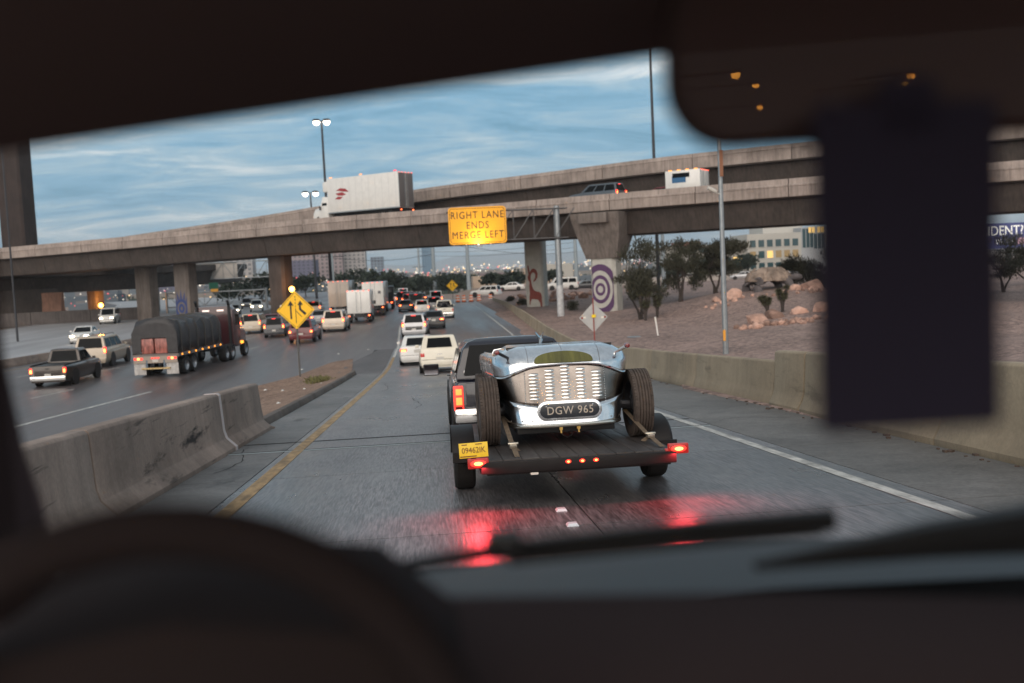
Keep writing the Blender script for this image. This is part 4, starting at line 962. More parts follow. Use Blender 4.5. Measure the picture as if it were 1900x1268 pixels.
# overhead orange sign on its cantilever
og = thing('overhead_sign', 'large orange overhead sign reading right lane ends on a steel cantilever', 'road sign', (0, 91.4, 0))
b = MB(); b.tube((12.35,.6,-.3),(12.35,.6,10.35),.31,.27,16); b.build('pole', M_steel, og)
b = MB(); b.tube((12.35,.6,-.3),(12.35,.6,3.0),.33,.32,16); b.build('pole_band', mat('pale_pole_paint', (.5,.5,.5), .6, var=.3, scale=2), og)
b = MB(); b.tube((12.35,.6,7.3),(12.35,.6,7.5),.42,.42,16); b.build('collar', M_steel_d, og)
M_truss = mat('truss_steel', (.12,.115,.115), .5, .5)
for yy_ in (.2, 1.0):
    for z in (10.15, 7.45): 
        b = MB(); b.tube((2.2,yy_,z),(13.3,yy_,z-.05),.055,.055,8); b.build('truss_chord', M_truss, og)
    for k in range(6):
        x = 2.6+1.9*k; b = MB(); b.tube((x,yy_,10.13),(x,yy_,7.45),.026); b.build('truss_upright', M_truss, og)
        b = MB(); b.tube((x,yy_,7.45),(x+1.9,yy_,10.13),.026); b.build('truss_brace', M_truss, og)
def rrect(w, h, r, n=5):
    return [(sx*(w/2-r)+r*cos(a), sz*(h/2-r)+r*sin(a)) for sx, sz, a0 in ((1,1,0),(-1,1,pi/2),(-1,-1,pi),(1,-1,3*pi/2)) for a in [a0+pi/2*j/n for j in range(n+1)]]
SW, SH, SXc, SZc = 5.25, 3.35, 4.95, 8.83
b = MB(); pr = rrect(SW, SH, .3); b.loft([[(x,-.25,z) for x, z in pr], [(x,-.21,z) for x, z in pr]]); pa = b.build('panel', M_sign_o, og); pa.location = (SXc, 0, SZc)
for line, z, w in (('RIGHT LANE', .92, 1.0), ('ENDS', .0, 1.0), ('MERGE LEFT', -.88, 1.0)):
    t = link('lettering', text_mesh(line, .92, .006, M_ink, sx=.82, spacing=1.18), pa); t.location = (0, -.262, z)
pi_, po = rrect(SW-.30, SH-.30, .22), rrect(SW-.22, SH-.22, .26); b = MB(); n = len(pi_)
b.add([(x,-.254,z) for x, z in pi_]+[(x,-.254,z) for x, z in po], [(k,(k+1)%n,n+(k+1)%n,n+k) for k in range(n)]); b.build('border', M_ink, pa, smooth=0)
b = MB(); b.box((SXc,-1.5,SZc-SH/2-.22),(.55,.34,.16)); b.tube((SXc,-1.4,SZc-SH/2-.16),(SXc,.3,SZc-SH/2-.2),.04); fx_ = b.build('light_fixture', mat('fixture_grey', (.4,.4,.4), .5), og, bevel=.02)
for k in range(5):
    b = MB(); b.box((SXc-2.2+1.1*k,-.02,SZc-SH/2-.06),(.08,.4,.14)); b.build('bracket', M_steel, og)
al = bpy.data.lights.new('sign_light', 'AREA'); al.shape = 'RECTANGLE'; al.size = .5; al.size_y = .2; al.energy = 95; al.color = (1,.85,.6)
ao = bpy.data.objects.new('sign_light', al); C.objects.link(ao); ao.parent = fx_; ao.location = (SXc,-1.5,SZc-SH/2-.1); ao.rotation_euler = (RAD(180-38),0,0)

def street_lamp(label, loc, h, heads=2, r=.16, lit=M_ledw, group='street lamps', arm=1.1, rz=0.0, hs=1.0):
    r_ = thing('street_lamp', label, 'street lamp', loc, rz, 0, group)
    b = MB(); b.tube((0,0,-.4),(0,0,h),r,r*.55,10); b.build('pole', M_steel_d if h > 20 else M_steel, r_)
    for k in range(heads):
        s = 1 if k == 0 else -1
        b = MB(); b.tube((0,0,h-.15),(s*arm,0,h+.05),.05); b.build('arm', M_steel_d, r_)
        b = MB(); b.loft([[(s*arm+x*hs, y*hs, h+z*hs) for x, y in ((-.35,-.25),(.35,-.25),(.35,.25),(-.35,.25))] for z in (-.06,.06)]+[[(s*arm+x*hs, y*hs, h+.16*hs) for x, y in ((-.2,-.15),(.2,-.15),(.2,.15),(-.2,.15))]]); hd = b.build('lamp_head', M_steel_d, r_)
        if lit:
            b = MB(); b.lathe([(.001,-.36),(.2,-.30),(.32,-.12),(.33,0),(.001,.02)], (0,0,0), 'z', n=12); b.xf(Matrix.Translation((s*arm,0,h-.10*hs)) @ Matrix.Scale(hs,4)); b.build('lamp_globe', lit, hd)
    return r_
street_lamp('tall twin-headed lit street lamp rising behind the box truck', (-14, 150, 0), 27.7, 2, .26, arm=.75, hs=1.5)
street_lamp('small distant twin-headed lit street lamp left of the box truck cab', (-24.9, 230, -1), 25.0, 2, .3, arm=1.15, hs=2.0)
street_lamp('very tall grey lamp mast behind the flyover, its head out of sight', (28.5, 121, 0), 37, 2, .24, None, arm=1.2)
street_lamp('orange sodium street lamp in front of the tall dark pier', (-39.6, 100, -.1), 22.2, 2, .11, M_sodium, arm=.55, hs=1.1)
lp = street_lamp('grey lamp post with a white camera beside the gravel slope', (13.65, 45, gz(13.65, 45)), 12.5, 1, .14, None, arm=1.6)
b = MB(); b.tube((-.05,-.05,7.35),(-.30,-.12,7.45),.03); cm = b.build('camera_arm', M_plate_w, lp)
b = MB(); b.lathe([(.001,-.26),(.09,-.26),(.10,.1),(.06,.2),(.001,.2)], (0,0,0), 'x', n=12); b.xf(Matrix.Translation((-.42,-.15,7.55)) @ Matrix.Rotation(.5,4,'Y')); b.build('camera_housing', M_plate_w, cm)
b = MB(); b.box((.0,-.2,8.75),(.16,.03,1.2)); b.build('banner_plate', mat('rusty_plate', (.25,.11,.06), .8), lp)
b = MB(); b.box((-.10,-.18,.9),(.12,.03,.5)); b.build('reflective_tag', mat('orange_tag', (.8,.35,.04), .5), lp)
for i, (x, y, h, r, lab) in enumerate(((2.2, 262, 22, .62, 'thick grey power pole standing left of the distant merge sign'), (9.9, 232, 19, .52, 'thick grey power pole between the merge sign and the beige building'), (-2.4, 400, 26, .55, 'thin power pole beside the blue glass tower'), (45.5, 300, 24, .7, 'grey power pole behind the cantilever sign pole'), (-20.2, 222, 16, .3, 'dark pole with crossarms rising beside the pink hotel tower'), (36.2, 150, 14, .35, 'grey pole standing behind the mesquite trees'))):
    r_ = thing('power_pole', lab, 'power pole', (x, y, gz(x, y)-.5), 0, 0, 'power poles')
    b = MB(); b.tube((0,0,-3),(0,0,h),r,r*.6,12); b.build('pole', mat('weathered_pole', (.27,.31,.33), .6), r_)
    if i in (1, 2, 4):
        for z in ((11.2, 16) if i == 1 else (10, 13)):
            b = MB(); b.box((0,0,z),(4.2 if i == 1 else 5,.25,.2)); b.build('crossarm', M_steel_d, r_)
for k, (p0, p1) in enumerate((((-3,400,11.5),(46,300,10.2)),((-3,400,13.2),(46,300,11.8)),((8,232,10.6),(46,300,8.8)),((-22,222,9.2),(2,262,9.4)))):
    pts = [Vector(p0).lerp(Vector(p1), t/10)+Vector((0,0,-1.2*sin(pi*t/10))) for t in range(11)]
    b = MB(); b.path(pts, .05, 5); o = b.build('power_line', M_steel_d); tag(o, ('thin sagging power line, upper wire behind the overhead sign', 'thin sagging power line, topmost wire across the blue haze', 'thin sagging power line, lower wire behind the ram pier', 'short power line beside the hotel tower pole')[k], 'power line', 'power lines')
# wall lamps under the bridges
def bulk_lamp(label, loc, r=.42, energy=260):
    r_ = thing('bridge_lamp', label, 'lamp', loc, 0, 0, 'lamps under the bridges')
    b = MB(); b.box((0,.3,.0),(.5,.3,.6)); b.build('bracket', M_steel_d, r_)
    b = MB(); b.lathe([(.001,-r),(r*.6,-r*.8),(r,0),(r*.6,r*.8),(.001,r)], (0,0,0), 'z', n=14); b.build('lamp_globe', M_sodium, r_)
    l = bpy.data.lights.new('lamp_light', 'POINT'); l.energy = energy; l.color = (1,.38,.08); l.shadow_soft_size = .4
    o = bpy.data.objects.new('lamp_light', l); C.objects.link(o); o.parent = r_; o.location = (0,-.7,.3)
bulk_lamp('bright orange lamp on the connector bridge pier', (-52.9, 167.6, 1.9), .40, 800)
bulk_lamp('orange lamp on the dark overpass pier above the merge sign', (-15.9, 120.4, 3.55), .34, 220)
for i, (x, y, z, s_) in enumerate(((-36.2, 160, 4.1, .3), (-28.8, 132.3, 3.4, .26))):
    pass

# traffic barrels
for i, (x, y) in enumerate(((4.7, 152.2), (5.6, 152.0), (6.7, 151.8), (7.9, 151.3), (9.6, 150.8))):
    r_ = thing('traffic_barrel', ('orange and white traffic barrel, %s in the row under the distant merge sign' % ('leftmost', 'second', 'middle', 'fourth', 'rightmost')[i]), 'barrel', (x, y, .02), 0, 0, 'traffic barrels')
    b = MB(); b.lathe([(.001,0),(.42,0),(.42,.06),(.30,.08),(.001,.09)], n=14, axis='z'); b.build('base', M_rubber, r_)
    for k in range(5):
        r0, r1 = .33-.018*k, .33-.018*(k+1); z0 = .08+.19*k
        b = MB(); b.lathe([(.001,z0),(r0,z0),(r1,z0+.188),(.001,z0+.188)], n=14, axis='z'); b.build('band', mat('barrel_orange', (.85,.16,.03), .5) if k % 2 == 0 else mat('barrel_white', (.85,.80,.72), .4), r_)

# ------------------------------------------------------------------ traffic
def on_lane(y, off): return (lane(y, off), y, .004)
P_w, P_bl, P_tan, P_sil, P_red, P_dk, P_gr = paint('white', (.72,.70,.66)), paint('black', (.012,.012,.014)), paint('tan', (.42,.35,.27), .35, .2), paint('silver', (.45,.45,.46), .3, .4), paint('dark_red', (.13,.010,.012)), paint('charcoal', (.035,.036,.042)), paint('grey', (.20,.20,.21), .3, .3)
P_cream = paint('cream', (.72,.66,.54))
car('retro_wagon', 'white retro wagon with dark rear window just left of the tow pickup', 'car', (.42, 44.2, zr(44.2)+.004), 0, 'hatch', P_cream, 'off', 'cars on the ramp', -.05, hero=True)
car('sedan', 'white sedan with lit brake lights ahead of the retro wagon', 'car', (-.62, 52.4, zr(52.4)+.004), 0, 'sedan', P_w, 'tail', 'cars on the ramp', -.02, hero=True)
car('crossover', 'silver and black crossover braking ahead of the white sedan', 'car', (-.95, 76.5, .01), -.05, 'suv', P_sil, 'tail', 'cars on the ramp', two=P_bl, scale=.98, rack=True)
car('dark_sedan', 'dark sedan with bright tail lights to the right of the silver crossover', 'car', (.55, 86.5, .01), -.03, 'sedan', P_bl, 'tail', 'cars on the ramp', scale=1.02)
car('white_pickup', 'cream white pickup with loaded bed nearest the orange barrels', 'pickup', (1.75, 105, .01), .0, 'pickup', P_cream, 'off', 'cars on the ramp', cargo=P_bl)
car('small_hatchback', 'small white hatchback left of the cream white pickup', 'car', (-.6, 118, .01), 0, 'hatch', P_w, 'tail', 'cars on the ramp')
car('dark_van', 'dark van with roof rails ahead of the small white hatchback', 'van', (-1.4, 131, .01), 0, 'van', P_bl, 'tail', 'cars on the ramp', rack=True, scale=1.05)
car('black_pickup', 'black pickup with red tail lights at the far left of the freeway', 'pickup', (-18.75, 53.4, .004), -.02, 'pickup', mat('paint_bronze_black', (.05,.040,.034), .3, .3, coat=.6), 'tail', 'freeway traffic', scale=.97, brake=False)
car('tan_suv', 'tan sport utility vehicle ahead of the black pickup', 'car', (-20.3, 64.2, .004), .0, 'suv', P_tan, 'tail', 'freeway traffic', scale=1.05, rack=True, brake=False)
car('red_hatchback', 'dark red hatchback braking behind the yellow merge sign', 'car', on_lane(77, .3), head(77), 'hatch', P_red, 'tail', 'freeway traffic', scale=1.08)
car('dark_suv', 'dark sport utility vehicle left of the yellow merge sign', 'car', on_lane(86, -4.2), head(86), 'suv', P_dk, 'tail', 'freeway traffic', scale=.93)
car('pale_suv', 'pale sport utility vehicle beside the maroon truck cab', 'car', on_lane(94, -8.2), head(94), 'suv', P_tan, 'tail', 'freeway traffic')
car('beige_suv', 'beige sport utility vehicle with a lit top brake light behind the white box truck', 'car', on_lane(90, -.1), head(90), 'suv', paint('champagne', (.50,.42,.34), .35, .3), 'tail', 'freeway traffic', scale=1.05)
car('grey_sedan', 'grey sedan between the merge sign and the beige sport utility vehicle', 'car', on_lane(104, -3.9), head(104), 'sedan', P_gr, 'tail', 'freeway traffic')
far = [(128, 3.9, 'sedan', P_dk, 'first dark sedan beyond the flat truck'), (140, .2, 'suv', P_gr, 'grey sport utility vehicle far down the freeway'), (150, 4.6, 'suv', P_red, 'dark red sport utility vehicle far down the freeway'), (163, 8.0, 'sedan', P_bl, 'black sedan at the foot of the distant merge sign'), (172, 4.3, 'sedan', P_w, 'tiny white sedan far down the freeway'), (178, .4, 'suv', P_dk, 'tiny dark sport utility vehicle far down the freeway'), (188, 8.2, 'van', P_sil, 'tiny silver van far down the freeway'), (196, 4.2, 'sedan', P_gr, 'tiny grey sedan far down the freeway'), (210, 8.3, 'suv', P_bl, 'tiny black sport utility vehicle far down the freeway'), (150, -4, 'sedan', P_sil, 'silver sedan left of the white semi trailer'), (166, -4, 'suv', P_dk, 'dark sport utility vehicle beyond the tall beige truck'), (123, 7.4, 'suv', P_gr, 'grey sport utility vehicle right of the flat truck'), (138, 7.6, 'sedan', P_red, 'dark red sedan ahead of the dark van'), (147, 8.6, 'van', P_w, 'white van in the queue before the merge sign'), (156, 4.3, 'van', P_dk, 'dark van in the middle of the far queue'), (160, .3, 'sedan', P_sil, 'silver sedan at the left of the far queue'), (110, -7.8, 'van', P_w, 'white van left of the tall beige truck'), (118, -8.0, 'sedan', P_dk, 'dark sedan ahead of the white van by the pier'), (132, -7.8, 'suv', P_tan, 'tan car deep under the overpass'), (100, -7.9, 'sedan', P_red, 'dark red sedan above the merge sign corner'), (182, 8.4, 'sedan', P_red, 'tiny dark red sedan at the end of the queue')]
for y, off, kind, m, lab in far: car('distant_car', lab, 'car', on_lane(y, off), head(y), kind, m, 'tail', 'far freeway traffic', plate=False)
onc_ = [(90, -30.5+9.3, 'sedan', P_w, 'white oncoming sedan with headlights under the connector bridge', (-30.6, 92)), (0, 0, 'van', P_w, 'white oncoming van with headlights beside the orange bridge lamp', (-42.2, 137)), (0, 0, 'suv', P_w, 'oncoming white car with bright headlights above the maroon cab', (-26.4, 158)), (0, 0, 'sedan', P_sil, 'oncoming silver sedan with headlights close to the dark pier', (-23.0, 160)), (0, 0, 'sedan', P_gr, 'oncoming grey sedan with headlights low behind the maroon cab', (-28.0, 148)), (0, 0, 'suv', P_dk, 'oncoming dark car with headlights furthest up the freeway', (-31, 176))]
for _, _, kind, m, lab, (x, y) in onc_: car('oncoming_car', lab, 'car', (x, y, .0), head(y)+pi+.12, kind, m, 'head', 'oncoming traffic', plate=False)

def box_truck(label, loc, rz, box=(2.45, 2.6, 6.5), zb=1.05, m=P_w, lights=True, group='freeway traffic', cab=True, name='box_truck', markers=True, cabm=P_w, barn=True, strips=None, doorm=None, cz=1.0):
    w, h, L = box
    r_ = thing(name, label, 'truck', loc, rz, 0, group)
    b = MB(); b.box((0, L/2, zb+h/2), (w, L, h)); b.build('cargo_box', m, r_, bevel=.03)
    for s in (-1, 1):
        b = MB(); b.box((s*(w/4), -.02, zb+h/2-.03), (w/2-.10, .04, h-.16)); d = b.build('rear_door', doorm or m, r_, bevel=.01)
        b = MB(); b.tube((s*.22,-.05,zb+.1),(s*.22,-.05,zb+h-.15),.02); b.build('lock_rod', M_steel, d)
        b = MB(); b.box((s*(w/2-.03), -.01, zb+h/2), (.06, .05, h)); b.build('door_post', M_steel if strips is None else strips, r_)
        b = MB(); b.box((s*w*.42, -.03, zb-.22), (.22, .06, .12)); tl = b.build('tail_light', M_tail, r_)
        b = MB(); b.box((s*w*.42, -.065, zb-.22), (.13, .01, .07)); b.build('bulb', M_bulb, tl)
        for y in (1.4, 2.5) if L > 8 else (1.6,): wheel(r_, s*(w/2-.2), y, .48, .36)
        b = MB(); b.box((s*(w/2-.25), .7, .55), (.5, .03, .6)); b.build('mud_flap', M_black, r_)
    if markers:
        for k in range(5):
            b = MB(); b.box((-w/2+.12+(w-.24)*k/4, -.04, zb+h-.05), (.14, .03, .06)); b.build('marker_light', emis('marker_red', (1,.10,.04), 3.5), r_)
    b = MB(); b.box((0, L/2, zb-.14), (.9, L-.2, .22)); b.box((0,.05,zb-.32),(w*.9,.10,.14)); b.build('frame_rail', M_black, r_)
    if cab:
        y0 = L+.15; cw = w*.86; b = MB(); rings = []
        for y, z0, z1 in ((y0,.5,2.35),(y0+.9,.5,2.40),(y0+1.35,.5,1.55),(y0+2.2,.5,1.42),(y0+2.45,.5,1.1)):
            e = 1 if y < y0+2 else .9; rings.append([(-cw/2*e,y,z0),(cw/2*e,y,z0),(cw/2*e,y,z1-.3),(cw/2*e*.88,y,z1),(-cw/2*e*.88,y,z1),(-cw/2*e,y,z1-.3)])
        rings = [[(x_, y_, .5+(z_-.5)*cz) for x_, y_, z_ in q_] for q_ in rings]
        b.loft(rings); b.build('cab', cabm, r_, smooth=40, bevel=.05)
        for s in (-1, 1):
            quadpanel(r_, 'cab_window', [(s*cw/2,y0+.15,1.5*cz),(s*cw/2,y0+.95,1.5*cz),(s*cw/2*.94,y0+.9,2.02*cz),(s*cw/2*.94,y0+.15,2.02*cz)], M_glass, (s,0,0), (.05,.05,.05,.05), off=.03)
            b = MB(); b.box((s*(cw/2+.2), y0+1.05, 1.85), (.2,.1,.4)); b.build('side_mirror', M_black, r_)
            wheel(r_, s*(cw/2-.15), y0+1.5, .48, .28)
            b = MB(); b.box((s*cw*.36, y0+2.42, .95), (.3,.1,.2)); b.build('headlight', M_amber if not lights else M_head, r_)
        quadpanel(r_, 'windshield', [(cw/2*.86,y0+1.36,.5+1.06*cz),(-cw/2*.86,y0+1.36,.5+1.06*cz),(-cw/2*.80,y0+.95,.5+1.8*cz),(cw/2*.80,y0+.95,.5+1.8*cz)], M_glass, (0,1,.3), (.04,.04,.04,.04), off=.03)
    return r_
box_truck('white box truck in front of the white semi trailer', on_lane(102, .2), head(102), (2.4, 2.35, 5.2), .95)
box_truck('tall beige truck with a row of red lights along its top', on_lane(121, -3.9), head(121), (2.5, 3.1, 9), 1.15, paint('beige_truck', (.42,.35,.29)))
wst = box_truck('white semi trailer with a small grey mark on its doors', on_lane(117, .5), head(117), (2.5, 2.75, 12), 1.2, cabm=P_dk)
b = MB(); b.box((.75,-.05,2.75),(.32,.02,.32)); b.build('door_mark', mat('grey_mark', (.16,.16,.17), .6), wst)
b = MB(); b.box((-.45,-.05,2.7),(.9,.02,.07)); b.build('door_mark', MATS['grey_mark'], wst)
# flat truck with a load further on
ft = thing('flat_truck', 'dark flat truck with a loaded rack ahead of the semi trailer', 'truck', on_lane(136, 1.2), head(136), 0, 'freeway traffic')
b = MB(); b.box((0,3,1.1),(2.4,6,.25)); b.build('flat_bed', M_black, ft)
for s in (-1, 1):
    for y in (.2, 2.1, 4.0, 5.9):
        b = MB(); b.box((s*1.1,y,2.1),(.08,.08,1.8)); b.build('stake', M_steel_d, ft)
    for y in (1.2, 2.3): wheel(ft, s*1.0, y, .48, .34)
    wheel(ft, s*1.0, 7.8, .48, .3)
    b = MB(); b.box((s*.95,-.03,.95),(.3,.06,.16)); tl = b.build('tail_light', M_tail, ft); b = MB(); b.box((s*.95,-.07,.95),(.16,.01,.08)); b.build('bulb', M_bulb, tl)
b = MB()
for k in range(8): b.box((random.uniform(-.7,.7), random.uniform(.6,5.4), 1.5+random.uniform(0,.7)), (random.uniform(.5,1),random.uniform(.6,1.4),random.uniform(.4,.9)), random.uniform(0,.4))
b.build('load', mat('dark_load', (.06,.05,.045), .7), ft)
b = MB(); b.box((0,7.6,1.9),(2.2,2.2,2.4)); b.build('cab', P_dk, ft, bevel=.15)
b = MB(); b.box((0,.0,3.1),(2.3,.08,.08)); b.build('rack_bar', M_steel_d, ft)

# trailer truck with a tarpaulin
sm = thing('tarped_truck', 'maroon truck with a dark tarpaulin over its flatbed load', 'truck', (-14.25, 53.3, .004), -.115, 0, 'freeway traffic')
M_tarp = mat('dark_tarpaulin', (.030,.028,.030), .5, var=.4, scale=2.5, bump=1.0, bscale=3.5)
M_maroon = paint('maroon', (.045,.011,.014))
TL = 7.2; dY = -1.4
b = MB(); rings = []
random.seed(3)
for k in range(26):
    y = -.02+TL*.985*k/25; w = 1.22+random.uniform(-.025,.025); top = 2.98+.08*sin(k*.9)+random.uniform(-.04,.04); 
    if k == 0: top -= .25
    if k in (12, 13): top -= .10; w -= .06
    rings.append([(-w,y,1.22+random.uniform(-.05,.05)),(-w*1.0,y,1.8),(-w*.99,y,top-.55),(-w*.86,y,top-.16),(-w*.45,y,top-.02+random.uniform(-.03,.03)),(0,y,top+.03),(w*.45,y,top-.02+random.uniform(-.03,.03)),(w*.86,y,top-.16),(w*.99,y,top-.55),(w,y,1.8),(w,y,1.22+random.uniform(-.05,.05))])
b.loft(rings, closed=False); tp_ = b.build('tarpaulin', M_tarp, sm, smooth=50); md = tp_.modifiers.new('s','SOLIDIFY'); md.thickness = .02
b = MB(); w = 1.2; b.add([(-w,-.03,1.25),(-.75,-.03,1.25),(-.70,-.03,2.05),(.62,-.03,2.05),(.68,-.03,1.25),(w,-.03,1.25),(w,-.03,2.3),(.95,-.03,2.68),(0,-.03,2.80),(-.95,-.03,2.68),(-w,-.03,2.3)], [(0,1,2,10),(2,3,7,8),(2,8,9,10),(3,4,5,6),(3,6,7)]); b.build('tarpaulin_flap', M_tarp, sm)
for s in (-1, 1):
    b = MB(); b.box((s*.36-.04,.25,1.62),(.64,.5,.78)); ld = b.build('wrapped_pallet', mat('red_wrapped_load', (.30,.10,.08), .3, var=.9, scale=7, stretch=(1,1,.3)), sm, bevel=.03)
for k in range(6):
    y = .5+1.22*k; b = MB(); pts = [(-1.255,y,1.2),(-1.25,y,2.45),(-1.08,y,2.90),(-.5,y,3.06),(.5,y,3.06),(1.08,y,2.90),(1.25,y,2.45),(1.255,y,1.2)]
    b.path([(x,y_+.05*sin(3*x+k),z) for x, y_, z in pts], .022, 5); b.build('tie_rope', mat('tie_rope', (.07,.065,.06), .8), sm)
b = MB(); b.box((0,TL/2,1.12),(2.44,TL,.18)); b.build('flatbed_deck', mat('flatbed_grey', (.16,.13,.12), .6), sm)
b = MB(); b.box((0,-.04,.92),(2.3,.08,.36)); rb_ = b.build('rear_beam', mat('rear_beam_tan', (.33,.27,.22), .5), sm)
for s in (-1, 1):
    for k in range(3):
        b = MB(); b.box((s*(.72+.17*k)-.0,-.085,.98),(.12,.02,.10)); b.build('tail_light', M_tail if k != 1 else M_bulb, sm)
    b = MB(); b.box((s*.86,.0,.45),(.62,.03,.62)); b.build('mud_flap', mat('pale_mud_flap', (.45,.43,.41), .7, var=.3, scale=5), sm)
    b = MB(); b.box((s*.46,-.06,.70),(.09,.05,.40)); b.build('bumper_post', mat('blue_grey_steel', (.10,.14,.18), .5), sm)
    for y in (1.3, 2.5): wheel(sm, s*.95, y, .50, .46)
    for y in (9.6+dY, 10.7+dY): wheel(sm, s*.95, y, .50, .46)
    wheel(sm, s*.98, 13.6+dY, .50, .30)
    b = MB(); b.path([(s*1.0,10.9+dY,1.0),(s*1.0,10.9+dY,3.35),(s*1.0,10.7+dY,3.65)], .09, 8); b.build('exhaust_stack', M_black, sm)
    for k in range(7):
        b = MB(); b.box((s*1.235,.5+1.05*k,1.12),(.03,.10,.08)); b.build('side_marker', M_amber, sm)
for k in range(3):
    b = MB(); b.box((-.16+.16*k,-.085,1.0),(.09,.02,.07)); b.build('marker_light', M_tail, sm)
b = MB(); b.box((0,-.09,.86),(.3,.02,.14)); b.build('plate', M_plate_w, sm)
b = MB(); b.box((0,-.05,.46),(1.5,.10,.08)); b.build('under_ride_bar', mat('brassy_bar', (.45,.33,.16), .4, .6), sm)
b = MB(); b.box((0,10.6+dY,.85),(.9,4.5,.25)); b.build('frame_rail', M_black, sm)
b = MB(); rings = []
for y, z0, z1, w in ((10.95,.9,3.3,1.2),(11.6,.75,3.35,1.2),(12.3,.75,3.1,1.18),(12.6,.75,2.05,1.1),(14.0,.75,1.9,1.0),(14.25,.75,1.5,.92)):
    y += dY; rings.append([(-w,y,z0),(w,y,z0),(w,y,z1-.25),(w*.8,y,z1),(-w*.8,y,z1),(-w,y,z1-.25)])
b.loft(rings); b.build('cab', M_maroon, sm, smooth=40, bevel=.05)
for s in (-1, 1):
    quadpanel(sm, 'cab_window', [(s*1.2,11.4+dY,2.05),(s*1.19,12.25+dY,2.05),(s*1.19,12.2+dY,2.8),(s*1.2,11.4+dY,2.8)], M_glass, (s,0,0), (.05,.05,.05,.05), off=.02)
    b = MB(); b.box((s*1.15,12.6+dY,.95),(.1,.5,.16)); b.build('amber_panel', M_amber, sm)
    b = MB(); b.box((s*1.42,12.2+dY,2.3),(.16,.1,.5)); b.build('side_mirror', M_chrome, sm)
for s in (-1, 1):
    b = MB(); b.box((s*.45,10.94+dY,3.05),(.42,.03,.10)); b.build('cab_light', emis('pale_cab_light', (1,.8,.7), 1.6), sm)
b = MB()
for k in range(6): b.box((.55,9.0+dY,1.45+.24*k),(.5,.03,.16))
b.build('headache_rack', M_chrome, sm)

# vehicles on the overpass
def on_bridge(x, u=2.6):
    p, d, n = min(fa, key=lambda q: abs(q[0].x-x)); c = p-n*u; return (c.x, c.y, p.z-.85), atan2(d.y, d.x)+pi/2
loc, rz = on_bridge(-2.4, 2.7)
bt = box_truck('long white box truck with a red emblem driving over the overpass', (loc[0], loc[1], loc[2]+.25), rz, (2.5, 3.85, 10.2), 1.15, P_w, False, 'vehicles on the overpass', cabm=P_w, cz=1.38, doorm=mat('ribbed_door_brown', (.14,.115,.105), .6))
M_em = mat('emblem_red', (.32,.03,.035), .5)
for s in (-1, 1):
    xx = s*1.262
    for pts in ([(7.0,3.35),(7.5,3.75),(8.3,3.85),(8.9,3.6),(8.4,3.55),(7.9,3.45)], [(7.4,3.1),(8.0,3.4),(9.0,3.3),(8.6,3.05),(8.0,3.0)], [(7.9,2.85),(8.6,2.95),(9.15,2.7),(8.4,2.6)]):
        q = [((pts[k][0]), pts[k][1]) for k in range(len(pts))]
        bm = bmesh.new(); f = bm.faces.new([bm.verts.new((xx, y, z)) for y, z in q]); f.normal_update(); bmesh.ops.triangulate(bm, faces=[f]); me = bpy.data.meshes.new('emblem'); bm.to_mesh(me); bm.free(); me.materials.append(M_em); link('emblem', me, bt)
for s in (-1, 1):
    for k in range(11):
        b = MB(); b.box((s*1.253,.45+.93*k,3.05),(.012,.05,3.7)); b.build('side_rib', mat('rib_paint', (.60,.59,.57), .5), bt)
    b = MB(); b.box((s*1.255,5.1,1.2),(.02,10.1,.12)); b.build('bottom_rail', M_steel, bt)
b = MB(); b.box((0,10.75,4.2),(1.9,.9,1.2)); b.build('refrigeration_unit', P_w, bt, bevel=.2)
for y in (.4, 5.2, 9.6):
    b = MB(); b.box((-1.25,y,5.12),(.03,.4,.08)); b.build('marker_light', M_amber if y > 1 else M_tail, bt)
loc, rz = on_bridge(15.9, 2.6); car('bridge_car', 'dark sport utility vehicle driving over the overpass', 'car', loc, rz, 'suv', paint('slate', (.06,.075,.09)), 'tail', 'vehicles on the overpass', scale=1.1)
loc, rz = on_bridge(20.3, 2.6); loc = (loc[0]-.3, loc[1]+.1, loc[2]); 
car('bridge_sedan', 'small dark red sedan behind the dark sport utility vehicle on the overpass', 'car', on_bridge(19.6, 5.8)[0], rz, 'sedan', P_red, 'tail', 'vehicles on the overpass')
loc, rz = on_bridge(23.2, 2.6)
sv = box_truck('small white shuttle with a blue side picture on the overpass', loc, rz, (2.2, 1.85, 3.3), .65, P_w, False, 'vehicles on the overpass', name='shuttle_van', cab=False)
b = MB(); b.box((-1.11,2.0,1.7),(.02,1.3,.6)); b.build('blue_panel', mat('blue_panel', (.02,.11,.24), .4), sv)
b = MB(); b.box((-1.115,1.8,2.05),(.02,1.6,.4)); b.build('side_window', M_glass, sv)
for k in range(4):
    b = MB(); b.box((-1.09,.4+.8*k,2.52),(.05,.3,.07)); b.build('marker_light', M_amber, sv)

